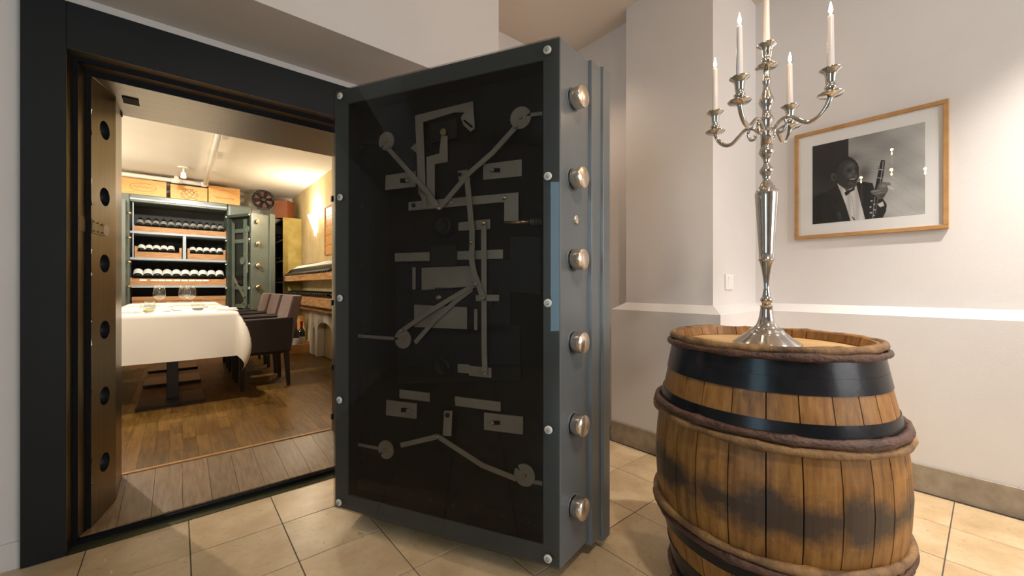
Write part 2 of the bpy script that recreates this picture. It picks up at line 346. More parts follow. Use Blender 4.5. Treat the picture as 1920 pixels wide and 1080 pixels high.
# ================================================================== VAULT DOOR FRAME IN THE WALL
fr = thing('vault_door_frame', 'dark slate steel vault frame with stepped metal jambs around the wall opening', 'door frame', (0, 2.46, 0))
XL, XR = -.3547, .97                     # opening at the front face
MB().box(-.478, XL, 0, .06, 0, 2.305).build('frame_post', 'slate_paint', fr, .002)
MB().box(XR, 1.095, 0, .06, 0, 2.305).build('frame_post', 'slate_paint', fr, .002)
MB().box(XL, XR, 0, .06, 2.111, 2.305).build('frame_head', 'slate_paint', fr, .002)
def jamb(sgn):
    """stepped splayed jamb; x measured inwards from the front edge of the opening"""
    fx = (lambda x: XL + x) if sgn > 0 else (lambda x: XR - x)
    def strip(name, m, a, b, z0, z1):
        (xa, ya), (xb, yb) = a, b
        MB().prism([(fx(xa), ya), (fx(xb), yb), (fx(xb) - sgn * .03, yb), (fx(xa) - sgn * .03, ya)], lambda x, y, z: (x, y, z), z0, z1).build(name, m, fr)
    strip('jamb_step', 'brushed_steel', (.0006, .002), (.0127, .042), .012, 2.095)
    strip('jamb_groove', 'step_dark', (.0127, .042), (.028, .0425), .03, 2.095)
    strip('jamb_step', 'brushed_steel', (.028, .0440), (.0447, .098), .04, 2.07)
    strip('jamb_groove', 'step_dark', (.0447, .0970), (.061, .0975), .02, 2.07)
    strip('jamb_lining', 'brushed_steel', (.1215, .30), (.1215, .57), .03, 2.05)
    strip('jamb_lining', 'brushed_steel', (.1215, .30), (.1216, .301), .03, 2.05)
    # bolt-hole panel
    ax, ay, bx, by = fx(.061), .098, fx(.1215), .30
    ln = math.hypot(bx - ax, by - ay); ux, uy = (bx - ax) / ln, (by - ay) / ln
    nx, ny = (-uy, ux) if sgn > 0 else (uy, -ux)      # into the wall
    if (nx * sgn) > 0: nx, ny = -nx, -ny
    def P(w, z, d): return (ax + ux * w + nx * d, ay + uy * w + ny * d, z)
    mb = MB(); zs = [.294, .604, .914, 1.225, 1.537, 1.849]; R = .043; cw = .112; z = .03
    for zi in zs:
        za, zb = zi - .06, zi + .06
        mb.add([P(0, z, 0), P(ln, z, 0), P(ln, za, 0), P(0, za, 0)], [(0, 1, 2, 3)]); z = zb
        sq = [(0, za), (cw, za), (ln, za), (ln, zi), (ln, zb), (cw, zb), (0, zb), (0, zi)]
        seg = 24; vs = []; fs = []
        for k in range(seg):
            q = 2 * PI * k / seg - 3 * PI / 4; c, s_ = math.cos(q), math.sin(q)
            vs.append(P(cw + R * c, zi + R * s_, 0))
            t = min(((ln - cw) / c if c > 1e-6 else (-cw / c if c < -1e-6 else 9)), (.06 / abs(s_) if abs(s_) > 1e-6 else 9))
            u, v = cw + t * c, zi + t * s_
            if k % 6 == 0: u, v = [(0, za), (ln, za), (ln, zb), (0, zb)][k // 6]
            vs.append(P(u, v, 0))
        for k in range(seg):
            k2 = (k + 1) % seg; fs.append((2 * k, 2 * k2, 2 * k2 + 1, 2 * k + 1))
        mb.add(vs, fs)
    mb.add([P(0, z, 0), P(ln, z, 0), P(ln, 2.051, 0), P(0, 2.051, 0)], [(0, 1, 2, 3)])
    pn = mb.build('bolt_panel', 'brushed_steel', fr)
    for zi in zs:
        m2 = MB(); seg = 24
        vs = [P(cw + R * math.cos(2 * PI * k / seg), zi + R * math.sin(2 * PI * k / seg), d) for d in (0, .06) for k in range(seg)]
        m2.add(vs, [(k, (k + 1) % seg, (k + 1) % seg + seg, k + seg) for k in range(seg)] + [tuple(range(seg, 2 * seg))], True)
        m2.build('bolt_socket', 'slate_paint', pn)
    if sgn > 0:
        st = MB()
        a = P(.004, 1.352, -.0025); 
        st.prism([(.003, 1.355), (.112, 1.352), (.112, 1.408), (.003, 1.418)], lambda w, z_, d: P(w, z_, d), -.003, .002)
        sp = st.build('strap_plate', 'brushed_steel', pn)
        MB().lathe([(.026, 0), (.026, .004)], 20, fn=lambda x, y, z_: P(.116 + x, 1.38 + y, -.004 + z_)).build('strap_disc', 'plate_steel', sp)
        for w, z_ in ((.012, 1.366), (.012, 1.408), (.045, 1.365), (.045, 1.405), (.08, 1.365), (.08, 1.402)):
            MB().lathe([(.003, 0), (.003, .004)], 8, fn=lambda x, y, zz, w=w, z_=z_: P(w + x, z_ + y, -.006 + zz)).build('rivet', 'dark_iron', sp)
        MB().prism([(fx(.0282), .043), (fx(.0445), .097), (fx(.0475), .096), (fx(.0312), .042)], lambda x, y, z_: (x, y, z_), 1.357, 1.422).build('strap_plate', 'brushed_steel', fr)
jamb(1); jamb(-1)
# lintel steps (top) and lintel lining
MB().prism([(.002, 2.1105), (.042, 2.100), (.042, 2.16), (.002, 2.16)], lambda y, z, x: (x, y, z), XL, XR).build('lintel_step', 'brushed_lintel', fr)
MB().prism([(.042, 2.100), (.0425, 2.082), (.05, 2.082), (.05, 2.16), (.042, 2.16)], lambda y, z, x: (x, y, z), XL, XR).build('lintel_groove', 'step_dark', fr)
MB().prism([(.05, 2.086), (.098, 2.075), (.098, 2.16), (.05, 2.16)], lambda y, z, x: (x, y, z), XL, XR).build('lintel_step', 'brushed_lintel', fr)
MB().prism([(.098, 2.075), (.0985, 2.051), (.106, 2.051), (.106, 2.16), (.098, 2.16)], lambda y, z, x: (x, y, z), XL, XR).build('lintel_groove', 'step_dark', fr)
MB().prism([(.106, 2.053), (.57, 2.048), (.57, 2.16), (.106, 2.16)], lambda y, z, x: (x, y, z), XL, XR).build('lintel_lining', 'brushed_lintel', fr)
p = onZ(245.5, 189, 2.05)
MB().box(p.x - .030, p.x + .030, p.y - 2.46 - .045, p.y - 2.46 + .045, 2.046, 2.056).build('latch_slot', 'step_dark', fr)
MB().prism([(0, 0), (.042, .012), (.042, -.02), (0, -.02)], lambda y, z, x: (x, y, z), XL, XR).build('sill_plate', 'threshold_green', fr)
MB().prism([(.042, -.02), (.042, .03), (.06, .034), (.06, -.02)], lambda y, z, x: (x, y, z), XL, XR).build('sill_groove', 'step_dark', fr)
for z in (1.72, .98, .52, .17):
    MB().box(.838, .848, .535, .56, z, z + .04).build('gate_hinge', 'dark_iron', fr, .002)
MB().box(XL + .1215, XL + .128, .52, .545, 2.03, 2.045).build('latch_pin', 'dark_iron', fr)

# sloping oak threshold between foyer and vault
th = thing('threshold', 'sloping oak plank threshold in the vault doorway behind the green metal sill', 'threshold', (0, 2.46, 0))
nb = 11; x = -.32; e = [XL + .03 + k * (XR - XL - .06) / nb for k in range(nb + 1)]
def side(y):   # left limit of the opening at depth y
    return XL + (.030 if y < .098 else (.061 + .0605 * min(1, (y - .098) / .202)))
for k in range(nb):
    a, b = e[k] + .0008, e[k + 1] - .0008
    def clipx(v, y): return max(side(y) + .001, min(XR - (side(y) - XL) - .001, v))
    mb = MB(); ys = [.062, .13, .30, .575]; zz = [.041, .050, .068, VF + .002]
    vs = []
    for y, z in zip(ys, zz):
        vs += [(clipx(a, y), y, z), (clipx(b, y), y, z), (clipx(a, y), y, z - .015), (clipx(b, y), y, z - .015)]
    fs = []
    for j in range(3):
        q = 4 * j; fs += [(q, q + 1, q + 5, q + 4), (q + 2, q + 6, q + 7, q + 3), (q, q + 4, q + 6, q + 2), (q + 1, q + 3, q + 7, q + 5)]
    fs += [(0, 2, 3, 1), (12, 13, 15, 14)]
    mb.add(vs, fs).build('plank', 'threshold_wood', th)
MB().box(XL + .12, XR - .12, .572, .60, VF - .01, VF + .008).build('edge_trim', 'oak_frame', th, .003)
struct('trim_2', MB().box(XL, XR, 2.52, 3.05, -.02, .020), 'step_dark')

# ================================================================== VAULT SHELL
VB, VR, VL, VC = 8.5, 1.67, -1.5, 2.77
fv = struct('floor_vault', MB().box(VL, VR, 3.03, VB, VF - .03, VF - .006), 'black_wood')
plank_cache = {}
rest = MB()
colw = .0695; ncol = int((VR - VL) / colw)
for c in range(ncol):
    x0 = VL + c * colw; y = 3.062 - random.uniform(0, .3)
    while y < VB:
        l = random.choice((.30, .38, .46)); ya = max(y, 3.062); yb = min(y + l, VB - .02)
        if yb - ya > .02:
            if x0 > -.42 and yb < 5.05:
                key = round(yb - ya, 3)
                if key not in plank_cache: plank_cache[key] = MB().box(.0004, colw - .0004, .0005, key - .0005, -.008, 0).mesh('plank', 'parquet')
                link('plank', plank_cache[key], fv, (x0, ya, VF + random.uniform(-.0005, .0005)))
            else: rest.box(x0 + .0004, x0 + colw - .0004, ya + .0005, yb - .0005, VF - .008, VF + random.uniform(-.0005, .0005))
        y += l
tag(rest.build('parquet_field', 'parquet', fv), kind='stuff')
struct('wall_vault_back', MB().box(VL, VR, VB, VB + .1, 0, VC), 'plaster_vault')
struct('wall_vault_left', MB().box(VL - .1, VL, 3.03, VB + .1, 0, VC), 'plaster_vault')
struct('wall_vault_right', MB().box(VR, VR + .1, 3.03, VB + .1, 0, VC), 'plaster_cream')
struct('ceiling_vault', MB().box(VL - .1, VR + .1, 3.03, VB + .1, VC, VC + .1), 'plaster_vault')

# ================================================================== THE VAULT DOOR, SWUNG OPEN
ZB, ZT = .075, 2.04
q1 = onZ(628, 950, ZB); q2 = onZ(1051, 1067, ZB)
ex = Vector((q2.x - q1.x, q2.y - q1.y, 0)); DW = ex.length; ex.normalize(); ey = Vector((-ex.y, ex.x, 0))   # ey points behind the plate
vd = thing('vault_door', 'massive grey-blue steel vault door standing open with a glazed lock mechanism', 'vault door', (q1.x, q1.y, 0), math.atan2(ex.y, ex.x))
def dpt(x, y, depth=0.):
    """pixel -> door-local (x, z) on the plane at the given depth behind the glass"""
    P = onplane(x, y, Vector((q1.x, q1.y, 0)) + ey * depth, ey); d = P - Vector((q1.x, q1.y, 0)); return (d.dot(ex), P.z)
TP = .30
ci = [dpt(652, 192), dpt(1018, 116), dpt(1018, 1022), dpt(652, 928)]
cx0, cx1 = (ci[0][0] + ci[3][0]) / 2, (ci[1][0] + ci[2][0]) / 2; cz1 = (ci[0][1] + ci[1][1]) / 2; cz0 = (ci[2][1] + ci[3][1]) / 2
CD = .085; BD = .205
mb = MB()
O = [(0, ZB), (DW, ZB), (DW, ZT), (0, ZT)]; I = [(cx0, cz0), (cx1, cz0), (cx1, cz1), (cx0, cz1)]; g = TP * BD
B = [(-g, ZB), (DW + g, ZB), (DW + g, ZT), (-g, ZT)]
vs = [(x, 0, z) for x, z in O] + [(x, 0, z) for x, z in I] + [(x, CD, z) for x, z in I] + [(x, BD, z) for x, z in B]
fs = []
for k in range(4):
    j = (k + 1) % 4; fs += [(k, j, 4 + j, 4 + k), (4 + k, 4 + j, 8 + j, 8 + k), (k, 12 + k, 12 + j, j)]
fs += [(12, 13, 14, 15), (8, 9, 10, 11)]
lin = MB(); e_ = .0015
for b4 in ((cx0 + e_, cx0 + .004, cz0 + e_, cz1 - e_), (cx1 - .004, cx1 - e_, cz0 + e_, cz1 - e_), (cx0 + .004, cx1 - .004, cz0 + e_, cz0 + .004), (cx0 + .004, cx1 - .004, cz1 - .004, cz1 - e_)): lin.box(b4[0], b4[1], .004, CD - .004, b4[2], b4[3])
lin.build('cavity_shade_lining', 'door_inside', vd)  # shade of the cavity sides put in as an added dark lining
mb.add(vs, fs).build('door_block', 'door_paint', vd, .0025)
def slab(d0, d1, off, z0, z1, name='door_flange'):
    a, b = TP * BD + off, TP * BD + off + TP * (d1 - d0)
    MB().add([(-a, d0, z0), (DW + a, d0, z0), (DW + a, d0, z1), (-a, d0, z1), (-b, d1, z0), (DW + b, d1, z0), (DW + b, d1, z1), (-b, d1, z1)],
             [(0, 1, 2, 3), (4, 7, 6, 5), (0, 4, 5, 1), (1, 5, 6, 2), (2, 6, 7, 3), (3, 7, 4, 0)]).build(name, 'door_paint', vd, .002)
slab(BD, BD + .077, .0143, .055, 2.046); slab(BD + .077, BD + .137, .0143 + .023 + .011, .035, 2.052)
MB().box(cx0 + .001, cx1 - .001, CD - .004, CD - .001, cz0 + .001, cz1 - .001).build('mechanism_backplate', 'door_inside', vd)
# pane over the whole face and its fixing nuts
MB().box(.002, DW - .002, -.010, -.004, ZB + .002, ZT - .002).build('glass_pane', 'pane_glass', vd)
nutm = MB().lathe([(.0155, 0), (.0155, .004), (.0125, .007)], 20, fn=lambda x, y, z: (x, -z, y)).mesh('fixing_nut', 'nut_plastic')
nutc = MB().lathe([(.008, .006), (.008, .012), (.006, .014)], 6, fn=lambda x, y, z: (x, -z, y)).mesh('nut_core', 'plate_steel')
for x, y in ((641, 182), (641, 371), (641, 559), (640, 749), (639, 940), (1028, 97), (1029, 332), (1029, 568), (1030, 804), (1029, 1044)):
    a, z = dpt(x, y); o = link('fixing_nut', nutm, vd, (a, -.010, z)); c = link('nut_core', nutc, o)
# locking bolts on the free edge
def side_pt(x, y):
    sd = (ey + ex * TP).normalized(); n = (ex - ey * TP).normalized()
    P = onplane(x, y, Vector((q2.x, q2.y, 0)), n); d = P - Vector((q1.x, q1.y, 0)); return d.dot(ex), d.dot(ey), P.z
nl = Vector((1, -TP, 0)).normalized(); tl = Vector((TP, 1, 0)).normalized()
def sidefn(c):
    def fn(x, y, z):      # lathe axis -> outward normal of the side
        v = Vector(c) + tl * x + Vector((0, 0, 1)) * y + nl * z; return tuple(v)
    return fn
for x, y in ((1074, 187), (1074, 336), (1074, 487), (1075, 641), (1075, 794), (1075, 948)):
    c = side_pt(x, y)
    o = MB().lathe([(.0405, -.005), (.0405, .046), (.0395, .048)], 36, fn=sidefn(c)).build('locking_bolt', 'chrome', vd)
    MB().lathe([(.0395, .048), (.039, .0495), (.001, .0495)], 36, fn=sidefn(c), cap=False).build('bolt_face', 'bolt_end', o)
    MB().lathe([(.046, .0), (.046, .002), (.041, .003)], 32, fn=sidefn(c), cap=False).build('bolt_collar', 'door_paint', o)
c = side_pt(1080, 412)
o = MB().lathe([(.019, -.002), (.019, .003), (.014, .007), (.001, .009)], 24, fn=sidefn(c)).build('slotted_screw', 'chrome', vd)
f = sidefn(c); MB().prism([(-.018, -.002), (.018, -.002), (.018, .002), (-.018, .002)], lambda a, b, d: f(a * .97 - b * .2, b * .97 + a * .2, d), .006, .0095).build('screw_slot', 'brass', o)

def ZZ(ox, oy, s): return lambda x, y: (ox + x / s, oy + y / s)
Z1, Z2, Z3, Z4 = ZZ(620, 60, 3.552), ZZ(620, 350, 3.552), ZZ(620, 600, 3.552), ZZ(620, 776, 3.552)
def plate(name, Z, pts, depth, th=.006, m='plate_steel', parent=None):
    pl = [dpt(*Z(*p), depth) for p in pts]
    return MB().prism(pl, lambda a, b, d: (a, d, b), depth, depth + th).build(name, m, parent or vd, .001)
def bar(name, pts, wpx, depth, th=.005, m='plate_steel', Z=None):
    """flat link through zoom points with a width in metres"""
    P = [Vector(dpt(*(p[2](p[0], p[1]) if len(p) > 2 else Z(*p)), depth)) for p in pts]; L = []; R = []
    for i, p in enumerate(P):
        a = P[max(i - 1, 0)]; b = P[min(i + 1, len(P) - 1)]; t = (b - a).normalized(); n = Vector((-t.y, t.x)) * (wpx / 2)
        L.append(p + n); R.append(p - n)
    return MB().prism([tuple(v) for v in L + R[::-1]], lambda a, b, d: (a, d, b), depth, depth + th).build(name, m, vd)
def disc(name, Z, c, r, depth, th=.008, slot=None, m='plate_steel', pin=True):
    a, b = dpt(*Z(*c), depth); seg = 36; pl = []
    for k in range(seg):
        q = 2 * PI * k / seg
        if slot is not None and abs((q - slot + PI) % (2 * PI) - PI) < .16:
            if abs((q - slot + PI) % (2 * PI) - PI) < .10: pl.append((a + r * .45 * math.cos(q), b + r * .45 * math.sin(q))); continue
        pl.append((a + r * math.cos(q), b + r * math.sin(q)))
    o = MB().prism(pl, lambda x, z, d: (x, d, z), depth, depth + th).build(name, m, vd)
    if pin: MB().lathe([(.008, 0), (.008, .006), (.005, .009)], 14, fn=lambda x, y, z: (a + x, depth - z, b + y)).build('pivot_pin', 'brass', o)
    return o
def nut(Z, c, depth, r=.011, m='plate_steel'):
    a, b = dpt(*Z(*c), depth)
    MB().lathe([(r, 0), (r, .006), (r * .55, .007), (r * .55, .014)], 6, fn=lambda x, y, z: (a + x, depth - z, b + y)).build('hex_nut', m, vd)
D1, D2, D3 = .052, .060, .070
# discs at the four corners and mid left
disc('cam_disc', Z1, (1264, 570), .044, D1, slot=.1); disc('cam_disc', Z1, (368, 725), .042, D1, slot=-2.3)
disc('cam_disc', Z2, (478, 1015), .043, D1, slot=PI); disc('cam_disc', Z3, (365, 865), .042, D1, slot=-2.4); disc('cam_disc', Z3, (1290, 1035), .044, D1, slot=2.4)
bar('bolt_rod', [(1330, 552, Z1), (1412, 541, Z1)], .014, D2); bar('bolt_rod', [(160, 735, Z1), (310, 735, Z1)], .014, D3, m='dark_iron')
bar('bolt_rod', [(165, 993, Z2), (420, 1012, Z2)], .014, D2); bar('bolt_rod', [(175, 828, Z3), (315, 856, Z3)], .014, D2); bar('bolt_rod', [(1350, 1078, Z3), (1420, 1092, Z3)], .016, D2)
# upper hook plate and stepped link
plate('hook_plate', Z1, [(560, 555), (945, 460), (957, 640), (930, 663), (885, 622), (865, 570), (890, 535), (820, 535), (612, 600), (632, 1085), (583, 1080)], D2)
plate('hook_slot', Z1, [(880, 590), (893, 583), (948, 628), (938, 640)], D2 - .002, .002, 'step_dark')
plate('hook_tab', Z1, [(530, 772), (566, 738), (572, 806)], D2 + .006)
plate('stepped_link', Z1, [(735, 690), (775, 690), (776, 865), (690, 880), (690, 1082), (640, 1082), (636, 832), (722, 808)], D2)
plate('lock_case', Z1, [(665, 612), (840, 575), (842, 705), (668, 745)], D3, .014, 'dark_iron')
disc('lock_boss', Z1, (748, 665), .015, D2 - .006, .01, m='brass', pin=False)
plate('hook_foot', Z2, [(580, 0), (632, 0), (640, 145), (605, 148), (605, 80), (583, 40)], D2)
plate('stepped_link_foot', Z2, [(640, 0), (690, 0), (690, 118), (640, 125)], D2 + .003)
# guide plates
for nm, Z, pts, nc in (('guide_plate', Z1, [(365, 955), (565, 925), (565, 1030), (362, 1052)], (515, 990)), ('guide_plate', Z1, [(1015, 880), (1272, 847), (1272, 960), (1015, 985)], (1075, 920)),
                       ('guide_plate', Z3, [(370, 532), (572, 558), (570, 660), (367, 635)], (520, 600)), ('guide_plate', Z3, [(1020, 617), (1280, 645), (1280, 765), (1020, 732)], (1075, 685))):
    plate(nm, Z, pts, D3); nut(Z, nc, D3)
    dx = 28 if nc[0] > 800 else -28
    plate('guide_slot', Z, [(nc[0], nc[1] - 14), (nc[0] + dx * 1.9, nc[1] - 14), (nc[0] + dx * 1.9, nc[1] + 14), (nc[0], nc[1] + 14)], D3 - .002, .002, 'step_dark')
# upper arms meeting at the centre pin
bar('link_arm', [(1228, 635, Z1), (1075, 805, Z1), (925, 935, Z1), (720, 145, Z2)], .021, D1 - .004)
bar('link_arm', [(378, 772, Z1), (520, 930, Z1), (640, 1062, Z1), (720, 145, Z2)], .021, D1 - .003)
nut(Z1, (1228, 632), D1 - .006, .008); nut(Z1, (378, 772), D1 - .006, .008); nut(Z2, (720, 145), D1 - .006, .010, 'chrome')
# cross bar with tail and brass spring pin
plate('cross_bar', Z2, [(517, 103), (632, 92), (1250, 37), (1250, 232), (1155, 250), (1155, 105), (1120, 105), (640, 150), (517, 160)], D2 + .004)
nut(Z2, (555, 125), D2 + .004, .010, 'dark_iron'); nut(Z2, (1160, 75), D2 + .004, .010, 'brass'); nut(Z2, (805, 108), D2 + .004, .009, 'plate_steel')
a0 = dpt(*Z2(1160, 241), D2); a1 = dpt(*Z2(1320, 236), D2)
MB().tube([(a0[0], D2, a0[1]), (a1[0], D2, a1[1])], .007, 10).build('spring_pin', 'brass', vd)
b0 = dpt(*Z2(1330, 236), D2); b1 = dpt(*Z2(1410, 234), D2)
MB().tube([(b0[0] + (b1[0] - b0[0]) * k / 60, D2 + .011 * math.cos(k * .75), b0[1] + .011 * math.sin(k * .75)) for k in range(61)], .0022, 6).build('coil_spring', 'plate_steel', vd)
# long curved bar, vertical bar, brackets
plate('rod_bracket', Z1, [(845, 925), (910, 915), (930, 985), (850, 987)], D2); nut(Z1, (862, 950), D2, .009, 'dark_iron')
bar('long_lever', [(905, 960, Z1), (912, 0, Z2), (928, 170, Z2), (940, 300, Z2), (940, 400, Z2), (935, 470, Z2), (950, 560, Z2), (985, 660, Z2), (1016, 745, Z2)], .024, D1)
nut(Z2, (940, 370), D1, .008, 'brass'); nut(Z2, (1014, 742), D1, .010); nut(Z2, (963, 650), D1 - .004, .011)
plate('pull_bracket', Z2, [(850, 238), (1060, 215), (1060, 282), (850, 295)], D3)
bar('pull_rod', [(1018, 235, Z2), (1020, 560, Z2), (1021, 1060, Z2), (1026, 365, Z3)], .023, D2)
nut(Z2, (1018, 243), D2, .011, 'brass'); nut(Z3, (1026, 360), D2, .009)
plate('pull_bracket', Z3, [(845, 292), (920, 297), (920, 305), (1068, 320), (1068, 386), (920, 372), (920, 357), (845, 350)], D3)
# spindle hubs
for Z, c in ((Z2, (755, 265)), (Z3, (745, 310))):
    a, b = dpt(*Z(*c), D3)
    MB().lathe([(.040, -.01), (.040, .012), (.030, .016), (.026, .008), (.012, .006)], 28, fn=lambda x, y, z: (a + x, D3 - z, b + y)).build('spindle_hub', 'dark_iron', vd)
# middle group
plate('slide_bar', Z2, [(427, 443), (660, 435), (660, 495), (427, 499)], D3); plate('slide_bar', Z2, [(835, 430), (1145, 418), (1145, 480), (835, 488)], D3)
plate('gear_case', Z2, [(668, 395), (835, 390), (835, 525), (668, 528)], D2, .016, 'dark_iron')
plate('rack_plate', Z2, [(605, 540), (920, 527), (985, 655), (900, 668), (605, 690)], D3)
plate('rack_plate', Z2, [(555, 785), (905, 802), (905, 950), (555, 935)], D3)
plate('rack_beam', Z2, [(550, 690), (1080, 678), (1080, 808), (550, 782)], D3 - .002, .008, 'dark_iron')
for k in range(8): plate('rack_tooth', Z2, [(690 + k * 19, 690), (695 + k * 19, 672), (702 + k * 19, 672), (705 + k * 19, 690)], D3 - .004, .006, 'dark_iron')
nut(Z2, (722, 738), D3 - .004, .013, 'brass')
plate('guide_pin', Z2, [(543, 537), (562, 537), (562, 685), (543, 685)], D3); plate('guide_pin', Z2, [(955, 815), (975, 815), (975, 955), (955, 955)], D3)
plate('slide_tab', Z2, [(965, 722), (1120, 720), (1120, 763), (965, 763)], D2)
bar('connecting_rod', [(962, 652), (800, 745), (650, 835), (470, 962)], .020, D1, Z=Z2); bar('connecting_rod', [(940, 680), (830, 765), (700, 880), (560, 1040)], .020, D1 + .006, Z=Z2)
nut(Z2, (470, 958), D1 - .002, .008, 'brass')
# lower group
plate('slide_bar', Z3, [(457, 463), (657, 487), (657, 545), (457, 521)], D3); plate('slide_bar', Z3, [(825, 510), (1130, 547), (1130, 611), (830, 572)], D3)
plate('hanging_link', Z3, [(755, 605), (808, 605), (801, 775), (745, 770)], D2); nut(Z3, (780, 632), D2, .011, 'dark_iron')
bar('link_arm', [(712, 777), (465, 835)], .021, D1 - .003, Z=Z3); bar('link_arm', [(712, 777), (1010, 970), (1235, 1060)], .021, D1 - .003, Z=Z3)
nut(Z3, (712, 778), D1 - .005, .009, 'chrome')
# dark raised panels of the casing, and the riveted sill inside the cavity
for Z, pts in ((Z2, [(160, -200), (270, -180), (270, 960), (160, 990)]), (Z2, [(1190, 330), (1400, 330), (1400, 720), (1190, 700)]), (Z2, [(440, 520), (1200, 480), (1200, 1000), (440, 960)]), (Z3, [(450, 30), (1260, 30), (1270, 400), (450, 430)])):
    plate('casing_panel', Z, pts, CD - .010, .006, 'slate_paint')
zs = cz0 + .055
MB().box(cx0 + .001, cx1 - .001, CD - .03, CD - .004, cz0 + .001, zs).build('casing_sill', 'door_inside', vd, .002)
for k in range(8):
    xk = cx0 + (cx1 - cx0) * (k + .7) / 8.4
    MB().lathe([(.009, 0), (.007, .004), (.001, .006)], 12, fn=lambda x, y, z: (xk + x, CD - .03 - z, zs - .018 + y)).build('rivet', 'slate_paint', vd)
for k, z in enumerate((1.78, 1.50, 1.22, .95, .60, .30)):
    MB().lathe([(.009, 0), (.009, .006), (.005, .010)], 8, fn=lambda x, y, z_: (cx0 + .03 + x, CD - .02 - z_, z + y)).build('casing_bolt', 'dark_iron', vd)
# hinge knuckles on the hidden edge carry the door on the frame
for z in (.35, 1.70):
    MB().lathe([(.04, z), (.04, z + .22)], 20, -.115, BD + .09).build('hinge_knuckle', 'door_paint', vd)
    MB().box(-.11, -.05, BD + .055, BD + .125, z + .03, z + .19).build('hinge_leaf', 'door_paint', vd)

# ================================================================== WINE BARREL
HB = .94
bc = onZ(1437.3, 626, HB); BX, BY = bc.x * (1.498 / (bc - CAM).dot(FW)), bc.y * (1.498 / (bc - CAM).dot(FW))
ba = thing('wine_barrel', 'oak wine barrel with black iron bands and twig hoops standing on end', 'barrel', (BX, BY, 0))
prof = [(0, .316), (.07, .330), (.14, .343), (.216, .360), (.29, .375), (.38, .388), (.47, .392)]
def rad(z):
    z = min(z, HB - z)
    for (a, r0), (b, r1) in zip(prof, prof[1:]):
        if z <= b: return r0 + (r1 - r0) * (z - a) / (b - a)
    return prof[-1][1]
def rads(z): return (rad(max(0, z - .04)) + rad(z) + rad(min(HB, z + .04))) / 3 if .04 < z < HB - .04 else rad(z)
ang = []; a = 0
while a < 2 * PI - .12:
    ang.append(a); a += random.uniform(.17, .30)
ang.append(2 * PI)
if ang[-1] - ang[-2] < .12: ang.pop(-2)
T = .026; zl = [0, .02, .07, .14, .22, .30, .38, .47, .56, .64, .72, .80, .87, .905, HB - .003]
for a0, a1 in zip(ang, ang[1:]):
    mb = MB(); g = .0016 / .36; vs = []; fs = []; ns = 4; jr = random.uniform(-.0012, .0012); jz = random.uniform(-.004, .0)
    for z in zl:
        ro = rads(z) + jr; ri = ro - T
        if z > HB - .01: ri = ro - T * .45; z += jz
        for k in range(ns + 1):
            q = a0 + g + (a1 - a0 - 2 * g) * k / ns; d = -.0008 if k in (0, ns) else 0
            vs.append(((ro + d) * math.cos(q), (ro + d) * math.sin(q), z))
        for k in range(ns, -1, -1):
            q = a0 + g + (a1 - a0 - 2 * g) * k / ns; vs.append((ri * math.cos(q), ri * math.sin(q), z))
    m = 2 * ns + 2
    for j in range(len(zl) - 1):
        for k in range(m): fs.append((j * m + k, j * m + (k + 1) % m, (j + 1) * m + (k + 1) % m, (j + 1) * m + k))
    fs += [tuple(range(m)), tuple((len(zl) - 1) * m + k for k in range(m))]
    mb.add(vs, fs, False); o = mb.build('stave', 'barrel_oak', ba)
def band(z0, z1, t=.0022, name='iron_band'):
    mb = MB(); K = 5; zz_ = [z0 + (z1 - z0) * i / K for i in range(K + 1)]; rr_ = [rads(z) + .0012 for z in zz_]
    mb.lathe([(r + t, z) for r, z in zip(rr_, zz_)], 72, cap=False)
    mb.lathe([(rr_[0], z0), (rr_[0] + t, z0)], 72, cap=False); mb.lathe([(rr_[-1] + t, z1), (rr_[-1], z1)], 72, cap=False)
    q = 3.9 + z0 * 3
    o = mb.build(name, 'hoop_iron', ba, fix=False)
    zm = (z0 + z1) / 2
    for dz in (-.010, .010):
        R = rads(zm + dz) + .0012 + t; MB().lathe([(.0055, 0), (.004, .003), (.0008, .004)], 10, fn=lambda x, y, h: ((R + h - .0006) * math.cos(q) - x * math.sin(q), (R + h - .0006) * math.sin(q) + x * math.cos(q), zm + dz + y)).build('rivet', 'hoop_iron', o)
band(.848, .897); band(.800, .8475); band(.668, .722); band(.218, .272); band(.092, .14); band(.043, .0915)
def twig(z, r, m, off, seed):
    rnd = random.Random(seed); n = 180; ph = [rnd.uniform(0, 6.28) for _ in range(6)]; P = []; Rr = []
    for k in range(n):
        q = 2 * PI * k / n
        w = .0012 * math.sin(3 * q + ph[0]) + .0008 * math.sin(7 * q + ph[1]); h = .0022 * math.sin(2 * q + ph[2]) + .0010 * math.sin(5 * q + ph[3])
        R = rads(z) + off + w; P.append((R * math.cos(q), R * math.sin(q), z + h)); kn = max(0, math.sin(9 * q + ph[5])) ** 18; Rr.append(r * (1 + .12 * math.sin(4 * q + ph[4]) + .10 * math.sin(11 * q + ph[5]) + rnd.uniform(-.04, .04) + .22 * kn))
    MB().tube(P, Rr, 10, True).build('twig_hoop', m, ba)
twig(.928, .012, 'hoop_peeled', .006, 1); twig(.906, .0125, 'hoop_bark', .009, 2)
twig(.676, .0145, 'hoop_bark', .012, 3); twig(.648, .0135, 'hoop_peeled', .009, 4)
twig(.312, .0135, 'hoop_peeled', .009, 5); twig(.285, .0145, 'hoop_bark', .012, 6); twig(.034, .0125, 'hoop_bark', .009, 7); twig(.014, .012, 'hoop_bark', .004, 8)
HZ = HB - .038; rh = rads(HZ) - T - .001; nb = 7; wbd = 2 * rh / nb; rot = .9
